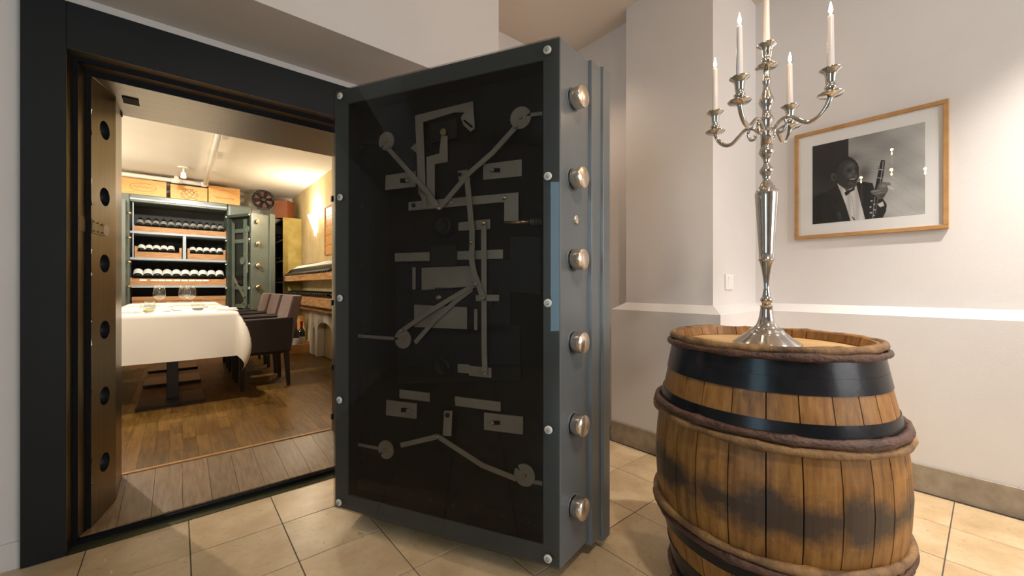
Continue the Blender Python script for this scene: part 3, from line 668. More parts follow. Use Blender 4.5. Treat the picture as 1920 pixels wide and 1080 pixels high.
for k in range(nb):
    y0, y1 = -rh + k * wbd + .0006, -rh + (k + 1) * wbd - .0006; pl = []
    for i in range(9):
        y = y0 + (y1 - y0) * i / 8; pl.append((math.sqrt(max(0, rh * rh - y * y)), y))
    for i in range(8, -1, -1):
        y = y0 + (y1 - y0) * i / 8; pl.append((-math.sqrt(max(0, rh * rh - y * y)), y))
    MB().prism(pl, lambda x, y, z: (x * math.cos(rot) - y * math.sin(rot), x * math.sin(rot) + y * math.cos(rot), z), HZ - .02, HZ).build('head_board', 'head_wood', ba)

# ================================================================== CANDELABRUM AND CANDLES
MPX = 1.498 / 750
cb = thing('candelabrum', 'tall silver five-arm candelabrum standing on the barrel', 'candelabrum', (BX, BY, HZ))
def cz(y): return 1.12 - (y - Y0) * MPX - HZ
def cl(pairs, name, parent=cb):
    mb = MB(); mb.lathe([(max(.0005, w * MPX / 1.185), cz(y)) for y, w in pairs], 36); return mb.build(name, 'silver', parent)
zb = Y0 + (1.12 - HZ) / MPX
cl([(zb, 64), (zb - 1.0, 66), (zb - 3, 65), (zb - 5, 62), (zb - 8, 58), (zb - 13, 50), (zb - 20, 40), (zb - 25, 33), (zb - 26.5, 33), (zb - 28, 31), (zb - 30, 27), (zb - 36, 20), (zb - 45, 16), (592, 14), (582, 12.5), (575, 11.5), (574, 12.5), (572.5, 12.5)], 'base')
cl([(573, 9), (568, 9), (566, 11), (562, 12.5), (558, 10.5), (556, 8), (554, 8.6), (552, 7), (550, 8), (548, 6.4), (546, 7), (543, 5.6), (537, 5.2), (528, 6), (515, 8), (502, 10.5), (492, 13), (489.5, 14), (488.5, 16), (486, 16), (485, 14.5), (470, 15), (440, 17), (400, 20), (375, 22), (364, 22.8), (358, 21.5), (355, 18), (353.5, 15), (350, 15.5), (348, 12.5), (344, 12), (341, 9), (336, 7.6), (330, 8.8), (325, 12.5), (320, 14.3), (316, 12.5), (313, 8.5), (306, 6.4), (298, 7.5), (293, 11), (286, 15.4), (281, 14), (277, 11.4), (272, 11.6)], 'stem')
cl([(272.5, 11.6), (252, 11.2), (249, 12.6), (246, 12.2), (238, 10.6), (230, 13), (224, 14.4), (219, 11.5), (216, 9), (206, 8), (199, 12), (192, 15.4), (186, 14), (178, 10), (168, 7.4), (158, 7), (154, 8.8), (150, 8.6), (147, 6.6), (136, 6.2), (130, 5.8)], 'finial_stem')
def cup_profile(z0, k=1.0): return [(.006 * k, z0 - .004), (.016 * k, z0 + .003), (.034 * k, z0 + .007), (.0375 * k, z0 + .011), (.0345 * k, z0 + .0105), (.014 * k, z0 + .008)]
def holder(parent, x, y, z0):
    MB().lathe([(.005, z0 - .006), (.016, z0), (.034, z0 + .004), (.0375, z0 + .008), (.0365, z0 + .0095), (.014, z0 + .006), (.008, z0 + .007)], 32, x, y).build('drip_pan', 'silver', parent)
    MB().lathe([(.0075, z0 + .006), (.0085, z0 + .016), (.0155, z0 + .022), (.0185, z0 + .030), (.015, z0 + .037), (.0125, z0 + .041), (.0145, z0 + .048), (.0155, z0 + .065), (.0185, z0 + .078), (.029, z0 + .086), (.0325, z0 + .0895), (.031, z0 + .091), (.0145, z0 + .087), (.0125, z0 + .080), (.0115, z0 + .06)], 32, x, y, cap=False).build('candle_cup', 'silver', parent)
ctr_pan = cz(129)
holder(cb, 0, 0, ctr_pan)
dirs = []
base_dir = FW * -.83 + RT * .556
a0 = math.atan2(base_dir.y, base_dir.x)
PZ = 1.752 - HZ; HUBZ = 1.698 - HZ; AR = .197
def spline(pts, n=6):
    out = []; P = [Vector(p) for p in pts]
    for i in range(len(P) - 1):
        p0, p1, p2, p3 = P[max(i - 1, 0)], P[i], P[i + 1], P[min(i + 2, len(P) - 1)]
        for k in range(n):
            t = k / n; out.append(.5 * ((2 * p1) + (p2 - p0) * t + (2 * p0 - 5 * p1 + 4 * p2 - p3) * t * t + (3 * p1 - p0 - 3 * p2 + p3) * t ** 3))
    return out + [P[-1]]
cpos = [(0, 0, ctr_pan)]
for k in range(4):
    q = a0 + k * PI / 2; c, s_ = math.cos(q), math.sin(q)
    rz = [(.012, -.006), (.028, .006), (.050, .027), (.075, .030), (.100, .012), (.130, -.010), (.160, -.004), (.184, .022), (AR, .052)]
    pts = spline([(r * c, r * s_, HUBZ + z) for r, z in rz], 5)
    rr = [.0062 + .0022 * (i / len(pts)) for i in range(len(pts))]
    arm = MB().tube(pts, rr, 10).build('arm', 'silver', cb)
    sc = spline([(r * c, r * s_, HUBZ + z) for r, z in [(.060, .028), (.066, .008), (.058, -.014), (.044, -.018), (.038, -.008), (.044, -.002)]], 5)
    MB().tube(sc, [.0055 - .002 * abs(i / len(sc) - .3) for i in range(len(sc))], 8).build('scroll', 'silver', arm)
    holder(cb, AR * c, AR * s_, PZ); cpos.append((AR * c, AR * s_, PZ))
cl_names = ['white taper candle in the middle and highest cup of the candelabrum', 'lit white taper candle on the front right arm of the candelabrum', 'lit white taper candle on the back right arm beside the picture frame', 'lit white taper candle on the back left arm, lowest in view', 'lit white taper candle on the front left arm of the candelabrum']
for i, (x, y, z) in enumerate(cpos):
    z0 = z + .055; H = .215 if i else .235
    if i == 2: H = .205
    cnd = thing('taper_candle', cl_names[i], 'candle', (BX + x, BY + y, HZ + z0), 0, 'taper candles on the candelabrum')
    MB().lathe([(.0112, 0), (.0112, .03), (.0100, .10), (.0086, H - .006), (.0070, H), (.0015, H + .001)], 20).build('wax_body', 'wax', cnd)
    wk = MB().tube([(0, 0, H - .002), (.0004, 0, H + .006), (.001, .0005, H + .011)], .0009, 6).build('wick', 'dark_iron', cnd)
    MB().lathe([(.0004, H + .005), (.0042, H + .010), (.0060, H + .017), (.0050, H + .026), (.0027, H + .037), (.0004, H + .047)], 14, .0004, 0).build('flame', 'flame', cnd)
    lo = light('candle_light', 'POINT', (BX + x, BY + y, HZ + z0 + H + .022), 1.1, (1, .62, .30), None, .01)
    lo.parent = cnd; lo.location = (0, 0, H + .055)

# ================================================================== FRAMED PHOTOGRAPH ON THE RIGHT WALL
PXW = 3.195
pc = [onX(1490.1, 251.9, PXW - .02), onX(1779.4, 187.7, PXW - .02), onX(1779.4, 430, PXW - .02), onX(1490.1, 448, PXW - .02)]
pyl, pyr = (pc[0].y + pc[3].y) / 2, (pc[1].y + pc[2].y) / 2; pzt, pzb = (pc[0].z + pc[1].z) / 2, (pc[2].z + pc[3].z) / 2
pf = thing('framed_photograph', 'black and white photograph of a clarinet player in a slim oak frame', 'picture', (PXW, (pyl + pyr) / 2, pzb))
hw, hh = (pyl - pyr) / 2, pzt - pzb; fw = .022
for nm, a in (('frame_rail', (-hw, hw, 0, fw)), ('frame_rail', (-hw, hw, hh - fw, hh)), ('frame_stile', (-hw, -hw + fw, fw, hh - fw)), ('frame_stile', (hw - fw, hw, fw, hh - fw))):
    MB().box(-.026, -.002, a[0], a[1], a[2], a[3]).build(nm, 'oak_frame', pf, .0015)
MB().box(-.012, -.004, -hw + fw - .002, hw - fw + .002, fw - .002, hh - fw + .002).build('mount_board', 'mat_board', pf)
MB().box(-.0195, -.0175, -hw + fw, hw - fw, fw, hh - fw).build('picture_glass', 'picture_glass', pf)
# the print: flat tones drawn as a vertex-coloured sheet
sy, sz = 1 / 3.7235, 1 / 3.7235
def pz(zx, zy):
    P = onX(1470 + zx / 3.7235, 170 + zy / 3.7235, PXW - .013); return (P.y - (pyl + pyr) / 2, P.z - pzb)
pr = [pz(200, 383), pz(985, 225), pz(985, 865), pz(198, 928)]
pa0, pa1 = (pr[1][0] + pr[2][0]) / 2, (pr[0][0] + pr[3][0]) / 2; pb0, pb1 = (pr[2][1] + pr[3][1]) / 2, (pr[0][1] + pr[1][1]) / 2
def poly(pts, n=0): return [pz(*p) for p in pts]
def ell(cx_, cy_, rx, ry, rot_=0, n=28):
    return [pz(cx_ + rx * math.cos(t) * math.cos(rot_) - ry * math.sin(t) * math.sin(rot_), cy_ + rx * math.cos(t) * math.sin(rot_) + ry * math.sin(t) * math.cos(rot_)) for t in [2 * PI * k / n for k in range(n)]]
def gb(cx_, cy_, sx, sy_):      # soft blob centred on a print point
    a_, b_ = pz(cx_, cy_); kx = sx / 3.7235 * .00245; ky = sy_ / 3.7235 * .0029
    return lambda p: math.exp(-((p[0] - a_) / kx) ** 2 - ((p[1] - b_) / ky) ** 2)
FACE = [(gb(468, 520, 26, 20), .085), (gb(486, 560, 12, 24), .10), (gb(462, 592, 20, 20), .10), (gb(502, 598, 10, 16), .09), (gb(430, 560, 16, 40), .035), (gb(468, 648, 22, 12), .05), (gb(448, 556, 13, 6), -.06), (gb(497, 550, 10, 6), -.06)]
HAND = [(gb(640, 702, 36, 8), .16), (gb(668, 716, 34, 6), .12), (gb(694, 664, 22, 14), .16), (gb(690, 735, 30, 16), -.08)]
def soft(base, blobs): return lambda u, v, p: base + sum(k * g_(p) for g_, k in blobs)
SHAD = gb(560, 580, 60, 75); SHAD2 = gb(470, 470, 90, 40)
SH = [  # (polygon, tone or function)
 (poly([(190, 380), (450, 325), (450, 660), (420, 760), (190, 800)]), lambda u, v, p: .012 + .07 * max(0, .62 - v) * (1.1 - 2 * u)),
 (poly([(198, 758), (250, 722), (310, 702), (372, 650), (400, 700), (470, 910), (190, 935)]), .005),
 (poly([(505, 640), (560, 636), (618, 645), (632, 690), (640, 760), (600, 800), (590, 900), (555, 905), (500, 700)]), .006),
 (poly([(640, 740), (690, 752), (718, 795), (712, 842), (688, 890), (588, 893), (600, 800)]), .006),
 (poly([(372, 648), (430, 690), (505, 660), (520, 720), (540, 800), (568, 902), (465, 910), (432, 800)]), lambda u, v, p: .60 + .10 * math.sin(p[0] * 160)),
 (poly([(474, 742), (478, 742), (496, 902), (490, 902)]), .36), (poly([(468, 878), (480, 880), (500, 905), (488, 906)]), .05), (poly([(415, 655), (505, 636), (502, 668), (430, 700)]), .06),
 (poly([(420, 712), (445, 694), (460, 694), (495, 668), (492, 694), (462, 708), (452, 722), (432, 736)]), .007),
 (ell(425, 540, 100, 84, .25), .010), (ell(346, 602, 20, 27), .075), (ell(350, 604, 10, 15), .02),
 (ell(446, 580, 78, 96, .10), soft(.026, FACE)),
 (ell(477, 621, 28, 10, -.14), .012), (ell(478, 618, 22, 4.5, -.16), .36),
 (poly([(676, 488), (690, 482), (706, 488), (697, 570), (684, 650), (668, 740), (654, 810), (642, 892), (594, 892), (606, 800), (630, 700), (650, 600), (664, 540)]), .010),
 (poly([(690, 492), (696, 492), (686, 570), (672, 650), (667, 650), (680, 570)]), .34), (poly([(662, 545), (694, 550), (693, 556), (661, 552)]), .45), (poly([(652, 604), (688, 610), (686, 616), (651, 610)]), .38),
 (poly([(632, 740), (637, 740), (622, 890), (616, 890)]), .30), (poly([(655, 740), (658, 740), (640, 860), (637, 860)]), .22),
 (ell(612, 770, 8, 5), .5), (ell(630, 792, 8, 5), .42), (ell(604, 812, 7, 6), .55), (ell(634, 832, 9, 5), .4), (ell(606, 852, 8, 5), .5), (ell(628, 872, 8, 5), .45), (ell(655, 530, 6, 3), .05), (ell(657, 546, 6, 3), .05),
 (poly([(652, 792), (690, 774), (700, 804), (672, 814)]), .60),
 (poly([(604, 702), (616, 694), (648, 690), (660, 652), (680, 640), (706, 638), (728, 660), (724, 704), (696, 748), (662, 760), (642, 734), (612, 718)]), soft(.12, HAND)),
 (poly([(606, 712), (690, 700), (690, 704), (608, 716)]), .05), (poly([(640, 728), (700, 716), (700, 720), (642, 732)]), .05),
 (poly([(704, 640), (738, 640), (748, 654), (740, 662), (712, 654)]), .20),
 (poly([(720, 664), (768, 687), (766, 692), (718, 670)]), .72),
]
def inside(p, pl):
    x, y = p; c = False; j = len(pl) - 1
    for i in range(len(pl)):
        xi, yi = pl[i]; xj, yj = pl[j]
        if (yi > y) != (yj > y) and x < (xj - xi) * (y - yi) / (yj - yi) + xi: c = not c
        j = i
    return c
nu, nv = 260, 200; vs = []; cols = []
bb = [(min(a for a, b in P), max(a for a, b in P), min(b for a, b in P), max(b for a, b in P)) for P, _ in SH]
for j in range(nv + 1):
    for i in range(nu + 1):
        u, v = i / nu, j / nv; a, b = pa1 + (pa0 - pa1) * u, pb0 + (pb1 - pb0) * v
        vs.append((-.0128, a, b))
        t = .30 + .14 * u + .05 * math.sin(9 * u + 6 * v) - .22 * max(0, v - .62) * (1.2 - u) + .02 * math.sin(23 * v + 3 * math.sin(5 * u))
        t = t * (1 - .72 * SHAD((a, b))) * (1 - .5 * SHAD2((a, b)))
        wr = math.sin(41 * v + 7 * math.sin(6 * u + 1.3) + 9 * u); t *= 1 - (.12 if wr > .985 else 0) - .05 * math.sin(13 * u + 21 * v)
        for (P, tone), (q0, q1_, q2_, q3) in zip(SH, bb):
            if q0 <= a <= q1_ and q2_ <= b <= q3 and inside((a, b), P): t = tone(u, v, (a, b)) if callable(tone) else tone
        cols.append(max(.004, t))
me = bpy.data.meshes.new('print'); me.from_pydata(vs, [], [(j * (nu + 1) + i, j * (nu + 1) + i + 1, (j + 1) * (nu + 1) + i + 1, (j + 1) * (nu + 1) + i) for j in range(nv) for i in range(nu)])
at = me.color_attributes.new('tone', 'FLOAT_COLOR', 'POINT'); at.data.foreach_set('color', [x for c in cols for x in (c, c * .97, c * .92, 1.)])
m, nt, b = nodes('photo_print'); vc = N(nt, 'ShaderNodeVertexColor', layer_name='tone'); nt.links.new(vc.outputs[0], b.inputs['Base Color']); b.inputs['Roughness'].default_value = .6
me.materials.append(m); link('print', me, pf)

# light switch on the side of the pier
sw0, sw1 = onY(1358.5, 543, 1.085), onY(1372, 514.5, 1.085)
ls = thing('light_switch', 'white rocker light switch on the side of the wall pier', 'light switch', ((sw0.x + sw1.x) / 2, 1.085, (sw0.z + sw1.z) / 2))
w, h = (sw1.x - sw0.x) / 2, (sw1.z - sw0.z) / 2
MB().box(-w, w, -.012, -.0005, -h, h).build('switch_plate', 'white_plastic', ls, .002); MB().add([(-w * .62, -.013, -h * .68), (w * .62, -.013, -h * .68), (w * .62, -.018, h * .68), (-w * .62, -.018, h * .68), (-w * .62, -.011, -h * .68), (w * .62, -.011, -h * .68), (w * .62, -.011, h * .68), (-w * .62, -.011, h * .68)], [(0, 1, 2, 3), (4, 7, 6, 5), (0, 4, 5, 1), (1, 5, 6, 2), (2, 6, 7, 3), (3, 7, 4, 0)]).build('rocker', 'white_plastic', ls)

# ================================================================== DINING TABLE IN THE VAULT
TZ = .892; TX0, TX1, TY0, TY1 = -.46, .404, 4.33, 7.10
dt = thing('dining_table', 'long dining table on three dark steel pedestals under the white cloth', 'table', (0, 0, VF))
MB().box(TX0 + .01, TX1 - .01, TY0 + .01, TY1 - .01, TZ - .035 - VF, TZ - .005 - VF).build('tabletop', 'black_wood', dt, .003)
for y in (4.755, 5.72, 6.62):
    MB().box(-.270, .195, y - .225, y + .225, 0, .022).build('foot_plate', 'base_steel', dt, .004)
    MB().box(-.075, .005, y - .04, y + .04, .022, TZ - .036 - VF).build('pedestal', 'black_wood', dt, .004)
OV = .40; cm = MB(); NX, NY = 64, 120
def cloth(u, v):
    cx_ = min(max(u, TX0), TX1); cy_ = min(max(v, TY0), TY1); du, dv = u - cx_, v - cy_; rho = math.hypot(du, dv)
    if rho < 1e-6: return (u, v, TZ)
    c, s_ = du / rho, dv / rho; k = abs(2 * c * s_)
    r0 = .012; out = r0 * min(1, rho / r0) + .035 * rho + .62 * rho * k * k * max(0, 1 - (rho / .565) ** 1.6) + .004 * (math.exp(-((u + .005) / .012) ** 2) + math.exp(-((u - .30) / .012) ** 2)) * min(1, rho * 8) * (1 if abs(s_) > .9 else 0)
    rip = .006 * math.sin(u * 9 + 1) * math.sin(v * 7) * min(1, rho * 3)
    dz = max(0, rho - r0 * .6); return (cx_ + c * (out + rip), cy_ + s_ * (out + rip), TZ - dz * (1 - .02 * k))
us = [TX0 - OV + (TX1 - TX0 + 2 * OV) * i / NX for i in range(NX + 1)]; vy = [TY0 - OV + (TY1 - TY0 + 2 * OV) * j / NY for j in range(NY + 1)]
cm.add([cloth(u, v) for v in vy for u in us], [(j * (NX + 1) + i, j * (NX + 1) + i + 1, (j + 1) * (NX + 1) + i + 1, (j + 1) * (NX + 1) + i) for j in range(NY) for i in range(NX)], True)
tc_ = cm.build('tablecloth', 'linen', None, fix=False)
tag(tc_, 'white linen tablecloth hanging over the dining table in the vault', 'tablecloth')

# ------------------------------------------------------------------ chairs
def make_chair():
    c = thing('armchair', '', 'armchair')
    D, Wd = .455, .55          # local: seat faces -x
    for s_ in (-1, 1):
        y0, y1 = (s_ * Wd / 2 - .07, s_ * Wd / 2) if s_ > 0 else (-Wd / 2, -Wd / 2 + .07)
        MB().add([(.0, y0, .36), (D, y0, .36), (D + .02, y0, .71), (-.01, y0, .70), (.0, y1, .36), (D, y1, .36), (D + .02, y1, .71), (-.01, y1, .70)], [(0, 1, 2, 3), (4, 7, 6, 5), (0, 4, 5, 1), (1, 5, 6, 2), (2, 6, 7, 3), (3, 7, 4, 0)]).build('arm_panel', 'leather', c, .012, 2)
    MB().box(.01, D - .06, -Wd / 2 + .07, Wd / 2 - .07, .33, .48).build('seat', 'leather', c, .015, 2)
    MB().add([(D - .13, -Wd / 2 + .01, .36), (D + .0, -Wd / 2 + .01, .36), (D + .11, -Wd / 2 + .01, .935), (D + .015, -Wd / 2 + .01, .935), (D - .13, Wd / 2 - .01, .36), (D, Wd / 2 - .01, .36), (D + .11, Wd / 2 - .01, .935), (D + .015, Wd / 2 - .01, .935)],
             [(0, 1, 2, 3), (4, 7, 6, 5), (0, 4, 5, 1), (1, 5, 6, 2), (2, 6, 7, 3), (3, 7, 4, 0)]).build('backrest', 'leather_back', c, .018, 2)
    for x, y, lean in ((.03, -Wd / 2 + .035, 0), (.03, Wd / 2 - .035, 0), (D - .04, -Wd / 2 + .035, .02), (D - .04, Wd / 2 - .035, .02)):
        a, b = .024, .016
        MB().add([(x + lean - b, y - b, 0), (x + lean + b, y - b, 0), (x + lean + b, y + b, 0), (x + lean - b, y + b, 0), (x - a, y - a, .37), (x + a, y - a, .37), (x + a, y + a, .37), (x - a, y + a, .37)], [(0, 3, 2, 1), (4, 5, 6, 7), (0, 1, 5, 4), (1, 2, 6, 5), (2, 3, 7, 6), (3, 0, 4, 7)]).build('leg', 'black_wood', c)
    return c
ch0 = make_chair()
spots = [(.455, 4.95, 0, 'brown leather armchair on the right side of the table, nearest the doorway'), (.455, 5.66, 0, 'middle brown leather armchair on the right side of the table'), (.455, 6.40, 0, 'brown leather armchair on the right side of the table, farthest from the doorway'),
         (-.525, 5.05, PI, 'brown leather armchair on the left side of the table, nearest the doorway'), (-.525, 5.78, PI, 'middle brown leather armchair on the left side of the table'), (-.525, 6.50, PI, 'brown leather armchair on the left side of the table, farthest from the doorway')]
for i, (x, y, r, lb) in enumerate(spots):
    c = ch0 if i == 0 else copy_tree(ch0); c.location = (x, y, VF); c.rotation_euler = (0, 0, r); tag(c, lb, 'armchair', 'armchairs around the dining table')

# ------------------------------------------------------------------ table setting
def goblet(name, loc, lb, k=1.0):
    t = thing(name, lb, 'wine glass', loc, 0, 'wine glasses on the dining table')
    MB().lathe([(.040 * k, 0), (.036 * k, .003), (.010 * k, .006), (.005 * k, .014)], 24).build('foot', 'stemware', t)
    MB().lathe([(.005 * k, .012), (.0042 * k, .06), (.006 * k, .098)], 12).build('stem', 'stemware', t)
    MB().lathe([(.006 * k, .096), (.026 * k, .108), (.043 * k, .128), (.047 * k, .150), (.043 * k, .185), (.034 * k, .232), (.0325 * k, .232), (.0415 * k, .185), (.0455 * k, .150), (.0415 * k, .129), (.025 * k, .110), (.004, .099)], 32, cap=False).build('bowl', 'stemware', t)
def at_table(x, Y): 
    P = onY(x, 560, Y); return (P.x, Y, TZ + .001)
goblet('wine_glass', at_table(299, 4.92), 'balloon wine glass on the table, the left one by itself')
goblet('wine_glass', at_table(346, 5.05), 'balloon wine glass on the table, left of the right pair')
goblet('wine_glass', at_table(356.5, 4.86), 'balloon wine glass on the table, right of the right pair')
def tumbler(loc, lb, fill, k=1.0):
    t = thing('tumbler', lb, 'tumbler', loc, 0, 'tumblers on the dining table')
    MB().lathe([(.030 * k, .0), (.040 * k, .012), (.045 * k, .04), (.040 * k, .085), (.0385 * k, .085), (.0435 * k, .04), (.038 * k, .014), (.028 * k, .008)], 28, cap=False).build('glass_wall', 'stemware', t)
    MB().lathe([(.027 * k, .006), (.036 * k, .014), (.040 * k, .026), (.002, .027)], 24).build('filling', fill, t)
tumbler(at_table(277, 4.52), 'round tumbler with yellow filling at the front of the table', 'oil_yellow', 1.15)
tumbler(at_table(371, 4.62), 'round tumbler with dark blue filling at the front of the table', 'blue_candle', 1.1)
tumbler(at_table(281, 4.98), 'stubby empty tumbler left of the single wine glass', 'napkin', .9)
for i, (x, Y, lb) in enumerate(((312, 4.72, 'small white tealight dish left of centre on the table'), (332, 4.74, 'small white tealight dish right of centre on the table'), (315, 5.3, 'lit tealight dish farther back on the table'))):
    t = thing('tealight_dish', lb, 'candle holder', at_table(x, Y), 0, 'tealight dishes')
    MB().lathe([(.022, 0), (.036, .006), (.040, .030), (.035, .030), (.031, .012), (.004, .010)], 24, cap=False).build('dish', 'white_plastic', t)
    MB().lathe([(.026, .010), (.026, .024), (.002, .024)], 16).build('wax', 'wax', t)
    if i == 2: MB().lathe([(.001, .024), (.006, .032), (.004, .046), (.0006, .060)], 10).build('flame', 'tea_flame', t)
for i, (x, Y, n, lb) in enumerate(((246, 4.50, 2, 'folded white napkins on the near left corner of the table'), (250, 4.85, 2, 'folded white napkin behind the near left one'), (256, 5.2, 2, 'folded white napkin third along the left table side'), (425, 4.50, 2, 'folded white napkin on the near right corner of the table'), (410, 4.85, 2, 'folded white napkin behind the near right one'), (399, 5.2, 2, 'folded white napkin third along the right table side'))):
    p = at_table(x, Y); t = thing('napkin', lb, 'napkin', p, random.uniform(-.15, .15), 'folded napkins')
    for k in range(n):
        MB().box(-.085 + .008 * k, .085 - .01 * k, -.06, .06, k * .0135, k * .0135 + .012).build('fold', 'napkin', t, .005, 2)

# ================================================================== STEEL SAFE CABINET AT THE BACK
YC = 7.80
sc_ = thing('safe_cabinet', 'big grey-green steel safe cabinet filled with wine at the back of the vault', 'cabinet', (0, YC, VF))
def X_(px_, Y=YC): return onY(px_, 500, Y).x
def Z_(px_, py_, Y=YC): return onY(px_, py_, Y).z - VF
xl, xr = X_(243), X_(423)
zt = Z_(330, 388); ztop = Z_(240, 362)
MB().box(xl - .28, xl, 0, .62, 0, ztop).build('side_wall', 'safe_paint', sc_, .01); MB().box(xr + .02, xr + .36, 0, .62, 0, ztop).build('side_wall', 'safe_paint', sc_, .04, 3)
MB().box(xl, xr + .02, .0, .62, zt + .02, ztop).build('top', 'safe_paint', sc_, .01)
MB().box(xl, xr + .02, -.02, .03, zt + .045, zt + .075).build('top_moulding', 'shelf_steel', sc_, .006)
MB().box(xl, xr + .02, .55, .60, 0, zt + .02).build('back_panel', 'safe_dark', sc_); MB().box(xl, xr + .02, 0, .6, 0, .05).build('bottom', 'safe_paint', sc_)
for (pl_, pr_) in ((432, 442.8), (482, 487.6), (535.6, 535.0)):
    z = (Z_(244, pl_) + Z_(421, pr_)) / 2
    MB().box(xl + .001, xr + .018, .04, .54, z - .033, z + .0).build('shelf', 'shelf_steel', sc_, .002)
zs1 = (Z_(244, 432) + Z_(421, 442.8)) / 2; zs2 = (Z_(244, 482) + Z_(421, 487.6)) / 2; zs3 = (Z_(244, 535.6) + Z_(421, 535)) / 2
xd = X_(346); MB().box(xd - .02, xd + .02, .04, .54, zs2, zs1 - .034).build('divider', 'shelf_steel', sc_, .002)
xv = X_(250); MB().box(xv - .012, xv, .045, .08, zs2, zt + .015).build('side_rail', 'shelf_steel', sc_)
# open left leaf, seen edge on
MB().box(xl - .13, xl - .02, -.30, -.02, .02, zt).build('left_leaf', 'safe_paint', sc_, .004)
for y in (402, 447, 492, 537):
    z = Z_(240, y); MB().lathe([(.016, 0), (.016, .05)], 16, fn=lambda a, b, c: (xl - .02 + c, -.16 + a, z + b)).build('locking_pin', 'brass', sc_)
# open right leaf with its own glazed mechanism
ang_l = math.radians(27); lw = .60
ld = Vector((math.sin(ang_l), -math.cos(ang_l), 0)); ln_ = Vector((math.cos(ang_l), math.sin(ang_l), 0))
hl = Vector((xr + .006, YC - .02, VF))
LT, LB_ = 2.24 - VF, .12
Fm = .045
lf = MB().add([(0, 0, LB_), (lw, 0, LB_), (lw, 0, LT), (0, 0, LT)] + [(Fm, 0, LB_ + Fm), (lw - Fm, 0, LB_ + Fm), (lw - Fm, 0, LT - Fm), (Fm, 0, LT - Fm)] + [(Fm, .07, LB_ + Fm), (lw - Fm, .07, LB_ + Fm), (lw - Fm, .07, LT - Fm), (Fm, .07, LT - Fm)] + [(0, .28, LB_), (lw, .28, LB_), (lw, .28, LT), (0, .28, LT)],
         [x for k in range(4) for x in ((k, (k + 1) % 4, 4 + (k + 1) % 4, 4 + k), (4 + k, 4 + (k + 1) % 4, 8 + (k + 1) % 4, 8 + k), (k, 12 + k, 12 + (k + 1) % 4, (k + 1) % 4))] + [(12, 13, 14, 15), (8, 9, 10, 11)]).build('door', 'safe_paint', sc_, .003)
lf.location = hl - Vector((0, YC, VF)); lf.rotation_euler = (0, 0, math.atan2(ld.y, ld.x)); lf['label'] = 'open grey-green safe door with brass bolts and glazed mechanism'
MB().box(-.01, lw + .03, .281, .37, LB_ - .05, LT + .03).build('leaf_flange', 'safe_paint', lf, .004)
MB().box(.004, lw - .004, -.008, -.003, LB_ + .004, LT - .004).build('glass_pane', 'safe_pane', lf)
MB().box(Fm + .002, lw - Fm - .002, .064, .068, LB_ + Fm + .002, LT - Fm - .002).build('mechanism_backplate', 'safe_dark', lf)
for k in range(6):
    z = LT - .03 - k * .375
    for x in (.022, lw - .022): MB().lathe([(.013, 0), (.012, .012)], 12, fn=lambda a, b, c: (x + a, -.008 - c, z + b)).build('fixing_nut', 'nut_plastic', lf)
def lplate(nm, pts, d, t=.012, m='safe_mech'): return MB().prism(pts, lambda a, b, dd: (a, dd, b), d, d + t).build(nm, m, lf)
H_ = LT - LB_
def lz(f_): return LB_ + H_ * f_
lplate('guide_bar', [(.09, lz(.05)), (.15, lz(.05)), (.15, lz(.93)), (.09, lz(.95))], .03); lplate('guide_bar', [(.36, lz(.06)), (.44, lz(.06)), (.44, lz(.96)), (.36, lz(.96))], .035)
for f_ in (.86, .78, .42, .28): lplate('cross_bar', [(.12, lz(f_)), (.52, lz(f_)), (.52, lz(f_) + .06), (.12, lz(f_) + .06)], .045)
lplate('lever', [(.10, lz(.52)), (.13, lz(.535)), (.42, lz(.37)), (.39, lz(.355))], .02, m='plate_steel'); lplate('lever', [(.455, lz(.55)), (.485, lz(.55)), (.485, lz(.86)), (.455, lz(.86))], .02, m='plate_steel')
lplate('lock_case', [(.25, lz(.46)), (.36, lz(.46)), (.36, lz(.55)), (.25, lz(.55))], .018, .03, 'dark_iron'); lplate('foot_plate', [(.20, lz(.05)), (.36, lz(.05)), (.46, lz(.16)), (.46, lz(.24)), (.30, lz(.24))], .03)
for x, f_, r in ((.47, .88, .055), (.36, .64, .06), (.40, .30, .055)):
    z = lz(f_); MB().lathe([(r, 0), (r, .014), (r * .65, .014), (r * .6, .004)], 24, fn=lambda a, b, c: (x + a, .03 - c, z + b)).build('cam_disc', 'safe_mech', lf)
bz = [Z_(481, y, 7.3) for y in (416, 457, 498, 538)] + [.62, .29]
for z in bz:
    o = MB().lathe([(.034, 0), (.034, .045)], 24, fn=lambda a, b, c: (lw + c, .09 + a, z + b)).build('locking_bolt', 'chrome', lf)
    MB().lathe([(.033, .045), (.032, .047), (.001, .047)], 24, fn=lambda a, b, c: (lw + c, .09 + a, z + b), cap=False).build('bolt_face', 'brass', lf)
for x in (.12, .42): MB().lathe([(.02, LT), (.02, LT + .04)], 14, x, .10).build('top_pin', 'brass', lf)

